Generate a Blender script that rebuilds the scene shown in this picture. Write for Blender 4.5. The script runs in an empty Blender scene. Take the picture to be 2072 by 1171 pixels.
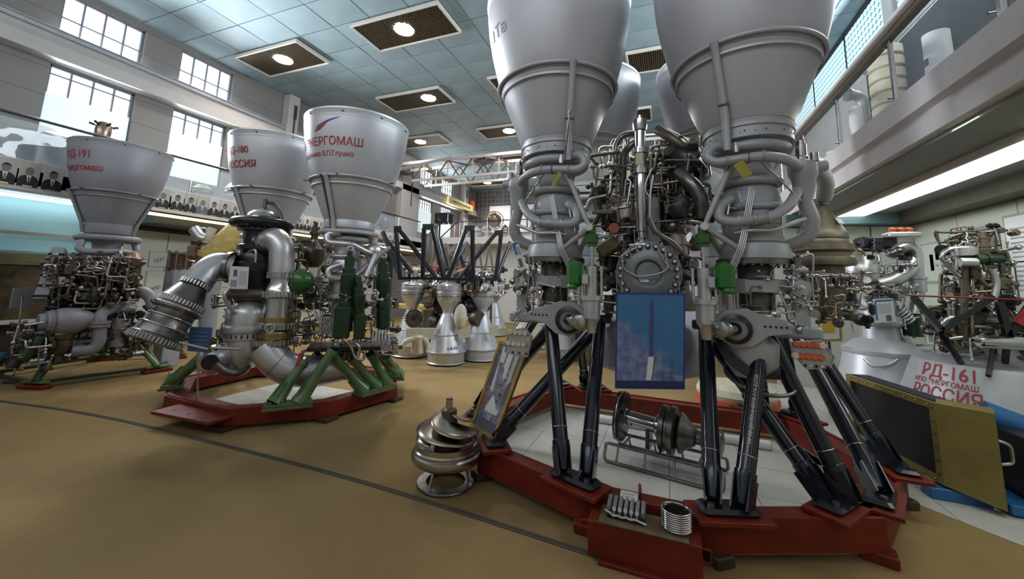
import bpy, math, random
from mathutils import Vector, Matrix
rnd = random.Random(7)
scene = bpy.context.scene
col = scene.collection
# ---------------------------------------------------------------- camera
FPX, CX, CY = 791.3, 1036.0, 460.9
YAW, PITCH, ROLL, CAMH = -.3725, .1405, .0282, 1.75
_f = Vector((math.sin(YAW)*math.cos(PITCH), math.cos(YAW)*math.cos(PITCH), math.sin(PITCH)))
_r0 = Vector((math.cos(YAW), -math.sin(YAW), 0)); _u0 = _r0.cross(_f)
_r = _r0*math.cos(ROLL)+_u0*math.sin(ROLL); _u = -_r0*math.sin(ROLL)+_u0*math.cos(ROLL)
CAM = Vector((0, 0, CAMH))
cd = bpy.data.cameras.new('camera'); cam = bpy.data.objects.new('camera', cd); col.objects.link(cam)
cd.sensor_width = 36; cd.lens = FPX/2072*36; cd.shift_x = 0; cd.shift_y = -(585.5-CY)/2072
cd.clip_start = .05; cd.clip_end = 200
cam.matrix_world = Matrix(((_r.x, _u.x, -_f.x, 0), (_r.y, _u.y, -_f.y, 0), (_r.z, _u.z, -_f.z, CAMH), (0, 0, 0, 1)))
scene.camera = cam
# ---------------------------------------------------------------- world and light
w = bpy.data.worlds.new('daylight'); scene.world = w; w.use_nodes = True
w.node_tree.nodes['Background'].inputs[0].default_value = (.80, .90, 1, 1)
w.node_tree.nodes['Background'].inputs[1].default_value = 1.0
scene.view_settings.view_transform = 'Standard'; scene.view_settings.look = 'None'
scene.view_settings.gamma = 1; scene.view_settings.use_curve_mapping = False
scene.view_settings.exposure = 0.12
try:
    scene.cycles.use_denoising = True; scene.cycles.max_bounces = 8; scene.cycles.diffuse_bounces = 4
    scene.cycles.glossy_bounces = 4; scene.cycles.transparent_max_bounces = 12; scene.cycles.sample_clamp_indirect = 6
    scene.cycles.caustics_reflective = False; scene.cycles.caustics_refractive = False
except Exception: pass
def area(name, loc, direction, sx, sy, power, color=(1, 1, 1), spread=180):
    l = bpy.data.lights.new(name, 'AREA'); l.shape = 'RECTANGLE'; l.size = sx; l.size_y = sy; l.energy = power; l.color = color
    l.spread = math.radians(spread)
    o = bpy.data.objects.new(name, l); col.objects.link(o); o.location = loc
    o.rotation_euler = Vector(direction).to_track_quat('-Z', 'Y').to_euler(); return o
# daylight entering by the left windows and the right glass block band, plus an added fill light behind the camera
for y in (4.38, 6.64):
    area('window_daylight', (-11.9, y, 7.2), (1, -.1, -.45), 1.4, 1.0, 120, (.86, .93, 1), 110)
    area('window_daylight', (-11.9, y, 5.4), (1, -.1, -.05), 1.4, 1.4, 190, (.86, .93, 1), 135)
area('window_daylight', (-11.9, 18.9, 6.2), (1, 0, 0), 3.4, 2.4, 260, (.9, .95, 1))
area('window_daylight', (4.1, 7.5, 6.8), (-1, -.05, -.1), 7.5, 1.3, 620, (.84, .93, 1))
area('window_daylight', (-4.5, -2.7, 6.6), (0, 1, .12), 13, 1.8, 215, (.88, .94, 1), 130)  # added fill light behind the camera, no window is modelled there

# ---------------------------------------------------------------- mesh builder
def ray(x, y): return _f*FPX+_r*(x-CX)-_u*(y-CY)
def PY(x, y, Y): d = ray(x, y); return CAM+d*(Y/d.y)
def PX(x, y, X): d = ray(x, y); return CAM+d*(X/d.x)
def PZ(x, y, z): d = ray(x, y); return CAM+d*((z-CAMH)/d.z)
def PD(x, y, D): d = ray(x, y); return CAM+d*(D/math.hypot(d.x, d.y))
def frame(d):
    d = Vector(d).normalized(); a = Vector((0, 0, 1)) if abs(d.z) < .92 else Vector((1, 0, 0))
    u = a.cross(d).normalized(); return u, d.cross(u), d
def wloc(o):
    v = Vector((0, 0, 0))
    while o is not None: v = v+o.location; o = o.parent
    return v
class MB:
    def __init__(s): s.v = []; s.f = []; s.sm = []
    def add(s, vs, fs, smooth=False):
        b = len(s.v); s.v += [Vector(v) for v in vs]; s.f += [tuple(i+b for i in f) for f in fs]; s.sm += [smooth]*len(fs); return s
    def box(s, c, size, rz=0, M=None):
        x, y, z = size[0]/2, size[1]/2, size[2]/2
        vs = [Vector(p) for p in ((-x,-y,-z),(x,-y,-z),(x,y,-z),(-x,y,-z),(-x,-y,z),(x,-y,z),(x,y,z),(-x,y,z))]
        if M is None: M = Matrix.Rotation(rz, 3, 'Z')
        return s.add([M@v+Vector(c) for v in vs], [(0,3,2,1),(4,5,6,7),(0,1,5,4),(1,2,6,5),(2,3,7,6),(3,0,4,7)])
    def bev(s, c, size, b=.01, rz=0, M=None):
        x, y, z = size[0]/2, size[1]/2, size[2]/2; b = min(b, x*.9, y*.9, z*.9)
        if M is None: M = Matrix.Rotation(rz, 3, 'Z')
        rings = []
        for zz, k in ((-z, b), (-z+b, 0), (z-b, 0), (z, b)):
            X, Y = x-k, y-k; q = b
            rings.append([(-X+q,-Y,zz),(X-q,-Y,zz),(X,-Y+q,zz),(X,Y-q,zz),(X-q,Y,zz),(-X+q,Y,zz),(-X,Y-q,zz),(-X,-Y+q,zz)])
        vs = [M@Vector(p)+Vector(c) for r in rings for p in r]; fs = [tuple(reversed(range(8))), tuple(range(24, 32))]
        for i in range(3):
            for j in range(8): fs.append((i*8+j, i*8+(j+1)%8, (i+1)*8+(j+1)%8, (i+1)*8+j))
        return s.add(vs, fs)
    def bar(s, p, q, w, h=None):
        p, q = Vector(p), Vector(q); h = h or w; u, v, d = frame(q-p); L = (q-p).length
        M = Matrix((u, v, d)).transposed(); return s.box((p+q)/2, (w, h, L), M=M)
    def prism(s, poly, o, ax, ay, n, t):
        o, ax, ay, n = Vector(o), Vector(ax), Vector(ay), Vector(n); k = len(poly)
        vs = [o+ax*a+ay*b for a, b in poly]+[o+ax*a+ay*b+n*t for a, b in poly]
        fs = [tuple(reversed(range(k))), tuple(range(k, 2*k))]+[(i, (i+1) % k, k+(i+1) % k, k+i) for i in range(k)]
        return s.add(vs, fs)
    def poly(s, pts): return s.add(pts, [tuple(range(len(pts)))])
    def lathe(s, prof, c=(0, 0, 0), ax=(0, 0, 1), n=32, a0=0, a1=2*math.pi, sharp=32, close=False):
        u, v, d = frame(ax); c = Vector(c); full = abs(a1-a0-2*math.pi) < 1e-6; k = n if full else n+1
        # split the profile where it turns sharply
        segs = [[prof[0]]]
        for i in range(1, len(prof)):
            segs[-1].append(prof[i])
            if i < len(prof)-1:
                a = Vector((prof[i][0]-prof[i-1][0], prof[i][1]-prof[i-1][1])); b = Vector((prof[i+1][0]-prof[i][0], prof[i+1][1]-prof[i][1]))
                if a.length > 0 and b.length > 0 and math.degrees(a.angle(b)) > sharp: segs.append([prof[i]])
        for sg in segs:
            vs = []; fs = []
            for r, z in sg:
                for j in range(k):
                    t = a0+(a1-a0)*j/n; vs.append(c+d*z+(u*math.cos(t)+v*math.sin(t))*r)
            for i in range(len(sg)-1):
                for j in range(n):
                    j2 = (j+1) % k; fs.append((i*k+j, i*k+j2, (i+1)*k+j2, (i+1)*k+j))
            s.add(vs, fs, True)
        return s
    def cyl(s, p, q, r, r2=None, n=16, caps=True):
        p, q = Vector(p), Vector(q); r2 = r if r2 is None else r2; L = (q-p).length
        pr = [(r, 0), (r2, L)]
        if caps: pr = [(0, 0)]+pr+[(0, L)]
        return s.lathe(pr, p, q-p, n)
    def ball(s, c, r, n=16, sz=1, ax=(0, 0, 1), lo=-90, hi=90):
        m = max(4, n//2); pr = []
        for i in range(m+1):
            t = math.radians(lo+(hi-lo)*i/m); pr.append((r*math.cos(t), r*sz*math.sin(t)))
        return s.lathe(pr, c, ax, n, sharp=60)
    def torus(s, c, R, r, ax=(0, 0, 1), n=32, m=10, a0=0, a1=2*math.pi):
        u, v, d = frame(ax); c = Vector(c)
        pts = []; full = abs(a1-a0-2*math.pi) < 1e-6
        for j in range(n if full else n+1):
            t = a0+(a1-a0)*j/n; pts.append(c+(u*math.cos(t)+v*math.sin(t))*R)
        return s.tube(pts, r, m, closed=full)
    def tube(s, pts, r, m=8, closed=False, caps=True):
        pts = [Vector(p) for p in pts]; N = len(pts)
        if N < 2: return s
        rs = r if isinstance(r, (list, tuple)) else [r]*N
        T = []
        for i in range(N):
            if closed: t = pts[(i+1) % N]-pts[i-1]
            else: t = pts[min(i+1, N-1)]-pts[max(i-1, 0)]
            T.append(t.normalized() if t.length > 1e-9 else Vector((0, 0, 1)))
        u, v, _ = frame(T[0]); vs = []; fs = []
        for i in range(N):
            u = (u-T[i]*u.dot(T[i])); u = u.normalized() if u.length > 1e-6 else frame(T[i])[0]; v = T[i].cross(u)
            for j in range(m):
                t = 2*math.pi*j/m; vs.append(pts[i]+(u*math.cos(t)+v*math.sin(t))*rs[i])
        for i in range(N if closed else N-1):
            a, b = i*m, ((i+1) % N)*m
            for j in range(m): fs.append((a+j, a+(j+1) % m, b+(j+1) % m, b+j))
        s.add(vs, fs, True)
        if caps and not closed:
            s.add(vs[:m], [tuple(reversed(range(m)))]); s.add(vs[-m:], [tuple(range(m))])
        return s
    def pipe(s, pts, r, m=8, bend=None, k=5):
        return s.tube(smooth(pts, bend if bend else (max(r) if isinstance(r, (list, tuple)) else r)*2.5, k), r if not isinstance(r, (list, tuple)) else r[0], m)
    def boltring(s, c, R, n, r, h, ax=(0, 0, 1), a0=0):
        u, v, d = frame(ax); c = Vector(c)
        for j in range(n):
            t = a0+2*math.pi*j/n; p = c+(u*math.cos(t)+v*math.sin(t))*R; s.cyl(p, p+d*h, r, n=6)
        return s
    def build(s, name, mat, parent=None, origin=None, **props):
        me = bpy.data.meshes.new(name); o = bpy.data.objects.new(name, me); col.objects.link(o)
        off = wloc(parent) if parent is not None else (Vector(origin) if origin is not None else Vector((0, 0, 0)))
        me.from_pydata([tuple(v-off) for v in s.v], [], s.f); me.polygons.foreach_set('use_smooth', s.sm)
        me.materials.append(mat); me.update()
        if parent is not None: o.parent = parent
        elif origin is not None: o.location = origin
        for k, v in props.items(): o[k] = v
        return o
def smooth(pts, bend, k=5):
    pts = [Vector(p) for p in pts]; out = [pts[0]]
    for i in range(1, len(pts)-1):
        a, b, c = pts[i-1], pts[i], pts[i+1]; d1, d2 = (a-b), (c-b); t = min(bend, d1.length*.48, d2.length*.48)
        p, q = b+d1.normalized()*t, b+d2.normalized()*t
        for j in range(k+1):
            x = j/k; out.append(p*(1-x)**2+b*2*x*(1-x)+q*x*x)
    out.append(pts[-1]); return out
def thing(name, label, cat, loc=(0, 0, 0), group=None):
    o = bpy.data.objects.new(name, None); col.objects.link(o); o.location = loc; o.empty_display_size = .1
    o['label'] = label; o['category'] = cat
    if group: o['group'] = group
    return o
def tag(o, label, cat, group=None):
    o['label'] = label; o['category'] = cat
    if group: o['group'] = group
    return o
def struct(o): o['kind'] = 'structure'; return o
def copy_tree(o, parent=None):
    c = o.copy(); col.objects.link(c)
    if parent is not None: c.parent = parent
    for ch in list(o.children): copy_tree(ch, c)
    return c
def inst(o, loc, parent=None, rot=None):
    c = o.copy(); col.objects.link(c); c.parent = parent
    c.location = Vector(loc)-(wloc(parent) if parent is not None else Vector((0, 0, 0)))
    if rot is not None: c.rotation_euler = rot
    return c
# ---------------------------------------------------------------- materials
def mat(name, c, rough=.5, metal=0.0, var=.0, vs=6.0, bump=0.0, bs=60.0, coat=0.0, c2=None, spec=None, stretch=None, rvar=0):
    m = bpy.data.materials.new(name); m.use_nodes = True; nt = m.node_tree; b = nt.nodes['Principled BSDF']
    b.inputs['Base Color'].default_value = (*c, 1); b.inputs['Roughness'].default_value = rough; b.inputs['Metallic'].default_value = metal
    if coat: b.inputs['Coat Weight'].default_value = coat; b.inputs['Coat Roughness'].default_value = .08
    if spec is not None: b.inputs['Specular IOR Level'].default_value = spec
    if var or c2 or bump or rvar:
        tc = nt.nodes.new('ShaderNodeTexCoord'); mp = nt.nodes.new('ShaderNodeMapping'); nt.links.new(tc.outputs['Object'], mp.inputs[0])
        if stretch: mp.inputs['Scale'].default_value = stretch
        if var or c2:
            n = nt.nodes.new('ShaderNodeTexNoise'); n.inputs['Scale'].default_value = vs; n.inputs['Detail'].default_value = 5; n.inputs['Roughness'].default_value = .6
            nt.links.new(mp.outputs[0], n.inputs['Vector'])
            rp = nt.nodes.new('ShaderNodeValToRGB'); rp.color_ramp.elements[0].position = .32; rp.color_ramp.elements[1].position = .68
            a = c2 if c2 else tuple(x*(1-var) for x in c); d = c if c2 else tuple(min(1, x*(1+var)) for x in c)
            rp.color_ramp.elements[0].color = (*a, 1); rp.color_ramp.elements[1].color = (*d, 1)
            nt.links.new(n.outputs['Fac'], rp.inputs[0]); nt.links.new(rp.outputs[0], b.inputs['Base Color'])
            if rvar:
                mr = nt.nodes.new('ShaderNodeMapRange'); mr.inputs['To Min'].default_value = max(.03, rough-rvar); mr.inputs['To Max'].default_value = min(1, rough+rvar)
                nt.links.new(n.outputs['Fac'], mr.inputs['Value']); nt.links.new(mr.outputs[0], b.inputs['Roughness'])
        if bump:
            n2 = nt.nodes.new('ShaderNodeTexNoise'); n2.inputs['Scale'].default_value = bs; n2.inputs['Detail'].default_value = 3
            nt.links.new(mp.outputs[0], n2.inputs['Vector'])
            bp = nt.nodes.new('ShaderNodeBump'); bp.inputs['Strength'].default_value = bump; bp.inputs['Distance'].default_value = .01
            nt.links.new(n2.outputs['Fac'], bp.inputs['Height']); nt.links.new(bp.outputs[0], b.inputs['Normal'])
    return m
def emit(name, c, s):
    m = bpy.data.materials.new(name); m.use_nodes = True; b = m.node_tree.nodes['Principled BSDF']
    b.inputs['Base Color'].default_value = (*c, 1); b.inputs['Emission Color'].default_value = (*c, 1); b.inputs['Emission Strength'].default_value = s; return m
def glassmat(name, c, alpha, rough=.03, wave=0):
    m = bpy.data.materials.new(name); m.use_nodes = True; nt = m.node_tree; b = nt.nodes['Principled BSDF']
    b.inputs['Base Color'].default_value = (*c, 1); b.inputs['Roughness'].default_value = rough; b.inputs['Alpha'].default_value = alpha
    b.inputs['Specular IOR Level'].default_value = .9
    if wave:
        n = nt.nodes.new('ShaderNodeTexNoise'); n.inputs['Scale'].default_value = .9; tc = nt.nodes.new('ShaderNodeTexCoord'); nt.links.new(tc.outputs['Object'], n.inputs['Vector'])
        bp = nt.nodes.new('ShaderNodeBump'); bp.inputs['Strength'].default_value = wave; bp.inputs['Distance'].default_value = .3
        nt.links.new(n.outputs['Fac'], bp.inputs['Height']); nt.links.new(bp.outputs[0], b.inputs['Normal'])
    return m
M = {}
M['carpet'] = mat('carpet', (.315, .215, .10), .95, var=.10, vs=1.1, bump=.5, bs=220, spec=.1)
M['seam'] = mat('seam', (.09, .075, .06), .7)
M['vinyl'] = mat('vinyl', (.54, .52, .485), .38, var=.08, vs=3)
M['ceil'] = mat('ceil', (.30, .395, .43), .62, spec=.3, var=.10, vs=1.3, bump=.12, bs=3)
M['ceil_back'] = mat('ceil_back', (.34, .35, .34), .8)
M['wall'] = mat('wall', (.50, .48, .46), .85, var=.08, vs=3)
M['plaster'] = mat('plaster', (.50, .475, .455), .8, var=.05, vs=2)
M['fascia'] = mat('fascia', (.70, .64, .635), .75, var=.06, vs=4)
M['dark'] = mat('dark', (.035, .035, .038), .6)
M['black'] = mat('black', (.012, .014, .022), .22, coat=.3)
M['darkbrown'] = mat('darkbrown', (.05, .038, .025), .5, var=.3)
M['panelwhite'] = mat('panelwhite', (.52, .545, .47), .6, var=.04)
M['soffit'] = mat('soffit', (.27, .28, .27), .8, var=.06)
M['windowframe'] = mat('windowframe', (.16, .18, .21), .5)
M['pane'] = emit('pane', (.93, .97, 1), 1.6)
M['blind'] = emit('blind', (.78, .90, .93), .42)
M['block'] = emit('block', (.60, .80, .86), .62)
M['mortar'] = mat('mortar', (.05, .09, .11), .8)
M['lampframe'] = mat('lampframe', (.62, .58, .52), .5)
M['grille'] = mat('grille', (.17, .135, .085), .45, metal=.4)
M['lamp'] = emit('lamp', (1, .93, .97), 14)
M['tubelight'] = emit('tubelight', (.95, 1, .90), 3.4)
M['yellowlight'] = emit('yellowlight', (1, .93, .55), 1.5)
M['rail'] = mat('rail', (.03, .032, .045), .3)
M['railbrown'] = mat('railbrown', (.13, .105, .075), .4, var=.2)
M['chrome'] = mat('chrome', (.62, .62, .64), .16, metal=1)
M['glass'] = glassmat('glass', (.75, .82, .85), .06)
M['wavyglass'] = glassmat('wavyglass', (.6, .68, .72), .22, wave=.22)
M['nozzle'] = mat('nozzle', (.47, .47, .505), .45, metal=.2, var=.05, vs=2.5, bump=.03, bs=25, rvar=.06)
M['nozzle2'] = mat('nozzle2', (.53, .54, .57), .40, metal=.3, var=.05, vs=3, rvar=.05)
M['nozzledull'] = mat('nozzledull', (.31, .31, .35), .5, metal=.2, var=.06, vs=3)
M['greypaint'] = mat('greypaint', (.38, .39, .415), .42, metal=.15, var=.07, vs=9)
M['silver'] = mat('silver', (.60, .60, .62), .34, metal=.75, var=.08, vs=7, rvar=.08)
M['steel'] = mat('steel', (.50, .49, .48), .22, metal=1, var=.16, vs=9, rvar=.08)
M['darksteel'] = mat('darksteel', (.20, .19, .185), .30, metal=.9, var=.28, vs=9)
M['castbrown'] = mat('castbrown', (.125, .10, .08), .42, metal=.6, var=.3, vs=11)
M['blacksteel'] = mat('blacksteel', (.045, .045, .05), .3, metal=.7, var=.3, vs=12)
M['copper'] = mat('copper', (.32, .235, .175), .3, metal=.9, var=.25, vs=12)
M['bronze'] = mat('bronze', (.165, .135, .10), .42, metal=.6, var=.25, vs=6)
M['brass'] = mat('brass', (.36, .26, .09), .38, metal=.8, var=.2, vs=8)
M['yellowcover'] = mat('yellowcover', (.50, .38, .12), .7, var=.3, vs=8, bump=.3, bs=25)
M['olive'] = mat('olive', (.115, .105, .045), .6, var=.2)
M['green'] = mat('green', (.028, .105, .022), .3, var=.2, vs=9, coat=.3)
M['darkgreen'] = mat('darkgreen', (.012, .040, .016), .32, var=.25, vs=9, coat=.2)
M['leggreen'] = mat('leggreen', (.085, .155, .055), .35, var=.25, vs=7, coat=.2)
M['brightgreen'] = mat('brightgreen', (.03, .165, .025), .4, var=.15)
M['red'] = mat('red', (.165, .018, .008), .5, var=.30, vs=4.5, spec=.35)
M['redpaint'] = mat('redpaint', (.34, .03, .04), .6)
M['bluepaint'] = mat('bluepaint', (.03, .10, .32), .6)
M['legblue'] = mat('legblue', (.006, .008, .018), .2, coat=.5, spec=.4)
M['legcone'] = mat('legcone', (.012, .020, .034), .22, metal=.3, coat=.4)
M['white'] = mat('white', (.75, .75, .76), .6)
M['paper'] = mat('paper', (.72, .74, .76), .7)
M['print'] = mat('print', (.13, .13, .16), .7)
M['printgrey'] = mat('printgrey', (.33, .34, .36), .7)
M['printblue'] = mat('printblue', (.06, .16, .42), .6)
M['cream'] = mat('cream', (.60, .55, .42), .6, var=.12)
M['gold'] = mat('gold', (.23, .18, .055), .45, metal=.2, var=.12, vs=6)
M['goldframe'] = mat('goldframe', (.42, .27, .07), .38, var=.2, vs=12)
M['orange'] = mat('orange', (.52, .11, .05), .55, var=.2)
M['blue'] = mat('blue', (.02, .12, .32), .4)
M['skin'] = mat('skin', (.20, .185, .17), .7)
M['suit'] = mat('suit', (.018, .018, .02), .7)
M['photoback'] = mat('photoback', (.46, .43, .38), .7, var=.12)
M['cyan'] = mat('cyan', (.42, .62, .66), .55)
# ================================================================ the room
XL, XR, YB, YE, ZC = -12.06, 4.26, -3.0, 23.5, 7.95
fl = struct(MB().box(((XL+XR)/2, (YB+YE)/2, -.05), (XR-XL+.6, YE-YB+.6, .1)).build('floor', M['carpet']))
fl['label'] = 'worn ochre brown carpet floor of the hall'
# long dark seam strip in the carpet
sp = [PZ(x, y, .002) for x, y in ((-160, 786), (0, 813), (120, 828), (250, 852), (400, 889), (560, 930), (740, 978), (960, 1047), (1110, 1096), (1190, 1122), (1500, 1222))]
for k, off in enumerate((0, .028)):
    mb = MB(); mb.tube([p+Vector((0, off, 0)) for p in smooth(sp, .5)], .010, 6); mb.build('carpet_seam', M['seam'], fl)
# pale vinyl sheets: inside the ring and along the right side
def sheet(pts, name='vinyl_sheet', z=.004, th=.004, parent=fl):
    mb = MB(); mb.prism([(p[0], p[1]) for p in pts], (0, 0, z-.003), (1, 0, 0), (0, 1, 0), (0, 0, 1), th); return mb.build(name, M['vinyl'], parent)
def clip(poly, planes):
    for (px, py, nx, ny) in planes:            # keep the side the normal points to
        out = []
        for k in range(len(poly)):
            p, q = poly[k], poly[(k+1) % len(poly)]; dp = (p[0]-px)*nx+(p[1]-py)*ny; dq = (q[0]-px)*nx+(q[1]-py)*ny
            if dp >= 0: out.append(p)
            if dp*dq < 0: t = dp/(dp-dq); out.append((p[0]+(q[0]-p[0])*t, p[1]+(q[1]-p[1])*t))
        poly = out
        if len(poly) < 3: return []
    return poly
OCT = [(-1.62, 3.45), (-.60, 3.07), (.28, 3.08), (1.33, 3.55), (1.85, 4.5), (1.45, 5.85), (-1.6, 5.95), (-2.1, 4.4)]
oc = [(-.14+(x+.14)*.93, 4.5+(y-4.5)*.93) for x, y in OCT]
pl_ = [(a[0], a[1], -(b[1]-a[1]), b[0]-a[0]) for a, b in zip(oc, oc[1:]+oc[:1])]
for i in range(6):
    for j in range(5):
        x0, y0 = -2.1+i*.70, 2.95+j*.62; q = clip([(x0, y0), (x0+.694, y0), (x0+.694, y0+.614), (x0, y0+.614)], pl_)
        if len(q) > 2: sheet(q)
e0, e1 = PZ(1835, 1012, 0), PZ(2072, 1106, 0); nx_, ny_ = -(e1.y-e0.y), (e1.x-e0.x)
if ny_ < 0: nx_, ny_ = -nx_, -ny_
for i in range(4):
    for j in range(6):
        x0, y0 = 1.32+i*.80, 2.2+j*1.3; q = clip([(x0, y0), (x0+.793, y0), (x0+.793, y0+1.292), (x0, y0+1.292)], [(e0.x, e0.y, nx_, ny_), (4.2, 0, -1, 0), (0, 9.05, 0, -1), (1.42, 4.5, 1, .12)])
        if len(q) > 2: sheet(q)
for i in range(3):
    for j in range(2):
        sheet([(-6.0+i*.62, 3.9+j*.62), (-5.388+i*.62, 3.9+j*.62), (-5.388+i*.62, 4.512+j*.62), (-6.0+i*.62, 4.512+j*.62)])
# ceiling: backing slab plus sheet panels with open joints
ce = struct(MB().box(((XL+XR)/2, (YB+YE)/2, ZC+.09), (XR-XL+.6, YE-YB+.6, .1)).build('ceiling', M['ceil_back']))
ce['label'] = 'blue grey panelled ceiling of the hall'
gx, gy = 1.125, .858
pan = None; near = []; far = MB()
for i in range(-5, 11):
    for j in range(-4, 20):
        x0, y0 = -7.575+i*gx, 6.71+j*gy
        if x0 < XL-.9 or x0+gx > XR+.9 or y0 < 1 or y0 > YE: continue
        c = (x0+gx/2, y0+gy/2, ZC+.02)
        dip = rnd.uniform(-.006, .006)
        near.append((y0, c, dip))
near.sort()
for k, (y0, c, dip) in enumerate(near):
    if k < 280:
        if pan is None:
            mb = MB(); a, b, t = gx-.02, gy-.02, .012
            # shallow pillowed sheet
            vs = []; fs = []
            for q in range(5):
                for p in range(5):
                    u, v = p/4-.5, q/4-.5; vs.append((u*a, v*b, -.006+.010*(1-(2*u)**2)*(1-(2*v)**2)*-1))
            for q in range(4):
                for p in range(4): fs.append((q*5+p, (q+1)*5+p, (q+1)*5+p+1, q*5+p+1))
            mb.add(vs, fs, True); mb.box((0, 0, .006), (a, b, .02))
            pan = mb.build('ceiling_panel', M['ceil'], ce); pan.location = Vector(c); pan.rotation_euler = (rnd.uniform(-.006, .006), rnd.uniform(-.006, .006), 0)
        else:
            o = inst(pan, c, ce, (rnd.uniform(-.010, .010), rnd.uniform(-.010, .010), 0))
    else: far.box(c, (gx-.02, gy-.02, .02))
far.build('ceiling_panel_field', M['ceil'], ce, kind='stuff')
# lamp panels
def lamp_panel(x0, y0, x1, lx, label, full=True):
    y1 = y0+1.07; cx, cy = (x0+x1)/2, (y0+y1)/2; z = ZC-.06
    t = thing('ceiling_lamp', label, 'ceiling lamp', (cx, cy, z), 'lamp panels in the ceiling')
    for sx in (0, 1):
        MB().bev((x0 if sx == 0 else x1, cy, z), (.05, 1.12, .10), .01).build('frame_side', M['lampframe'], t)
        MB().bev((cx, y0 if sx == 0 else y1, z), (x1-x0, .05, .10), .01).build('frame_side', M['lampframe'], t)
    mb = MB(); n = int((x1-x0)/.055)
    for i in range(n): mb.box((x0+(i+.5)*(x1-x0)/n, cy, z), (.014, 1.02, .04))
    for i in range(19): mb.box((cx, y0+(i+.5)*1.07/19, z+.004), (x1-x0-.05, .012, .03))
    mb.build('grille', M['grille'], t, kind='stuff')
    MB().box((cx, cy, z+.055), (x1-x0-.03, 1.04, .01)).build('back_plate', M['grille'], t)
    if lx is not None:
        MB().lathe([(0, 0), (.20, 0), (.24, .02), (.24, .06), (0, .06)], (lx, cy, z-.045), n=24).build('lamp', M['lamp'], t)
        pl = bpy.data.lights.new('ceiling_lamp_light', 'SPOT'); pl.energy = 420; pl.spot_size = math.radians(150); pl.spot_blend = .8; pl.shadow_soft_size = .25; pl.color = (1, .9, .80)
        po = bpy.data.objects.new('ceiling_lamp_light', pl); col.objects.link(po); po.parent = t; po.location = Vector((lx, cy, z-.12))-Vector((cx, cy, z))
LP = [(-11.2, 6.73, -8.85, -9.98, 'square lamp panel above the left wall, lamp just over the middle twin-nozzle engine'),
      (-7.02, 6.73, -4.57, -5.85, 'largest brown grille lamp panel at the top of the ceiling left of the big nozzle'),
      (-9.05, 10.05, -6.6, -7.3, 'grille lamp panel above the lettered nozzle, lamp at its right end'),
      (-11.2, 13.55, -8.75, -10.0, 'lamp panel low behind the rim of the lettered nozzle'),
      (-6.96, 13.55, -4.5, -5.75, 'lamp panel half hidden by the left edge of the big grey nozzle'),
      (-9.0, 17.0, -6.3, None, 'unlit grille panel above the crane bridge'),
      (-11.4, 20.9, -8.9, -10.1, 'farthest lamp panel in front of the end wall'),
      (-4.85, 10.05, -2.4, None, 'grille panel mostly hidden behind the left front nozzle'),
      (-.80, 10.05, 1.65, None, 'unlit grille panel between the two big front nozzles'),
      (-2.75, 13.55, -.3, None, 'small unlit grille panel seen between the rear nozzles')]
for a in LP: lamp_panel(a[0], a[1], a[2], a[3], a[4])
# ---------------------------------------------------------------- left wall with windows
def wallbrick(name, c, c2):
    m = mat(name, c, .85); nt = m.node_tree; b = nt.nodes['Principled BSDF']; tc = nt.nodes.new('ShaderNodeTexCoord'); mp = nt.nodes.new('ShaderNodeMapping')
    mp.inputs['Rotation'].default_value = (math.radians(90), 0, math.radians(90)); nt.links.new(tc.outputs['Object'], mp.inputs[0])
    br = nt.nodes.new('ShaderNodeTexBrick'); br.inputs['Scale'].default_value = 1; br.inputs['Brick Width'].default_value = .6; br.inputs['Row Height'].default_value = .12; br.inputs['Mortar Size'].default_value = .008
    br.inputs['Color1'].default_value = (*c, 1); br.inputs['Color2'].default_value = (*[x*.93 for x in c], 1); br.inputs['Mortar'].default_value = (*c2, 1)
    nt.links.new(mp.outputs[0], br.inputs['Vector']); nt.links.new(br.outputs['Color'], b.inputs['Base Color'])
    bp = nt.nodes.new('ShaderNodeBump'); bp.inputs['Strength'].default_value = .4; bp.inputs['Distance'].default_value = .01; nt.links.new(br.outputs['Fac'], bp.inputs['Height']); bp.invert = True
    nt.links.new(bp.outputs[0], b.inputs['Normal']); return m
M['brick'] = wallbrick('brick', (.245, .228, .215), (.14, .13, .12))
WIN = [(3.65, 5.11), (5.91, 7.29), (17.2, 18.55), (19.35, 20.75)]
mb = MB()
def wl(y0, y1, z0, z1): mb.box((XL-.15, (y0+y1)/2, (z0+z1)/2), (.3, y1-y0, z1-z0))
edges = [YB]+[e for w_ in WIN for e in w_]+[YE]
for i in range(0, len(edges), 2): wl(edges[i], edges[i+1], 0, ZC+.05)
for (a, b) in WIN: wl(a, b, 0, 4.3); wl(a, b, 6.12, 6.70); wl(a, b, 7.80, ZC+.05)
wL = struct(mb.build('wall_left', M['brick'])); wL['label'] = 'pale brick left wall with tall windows'
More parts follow.
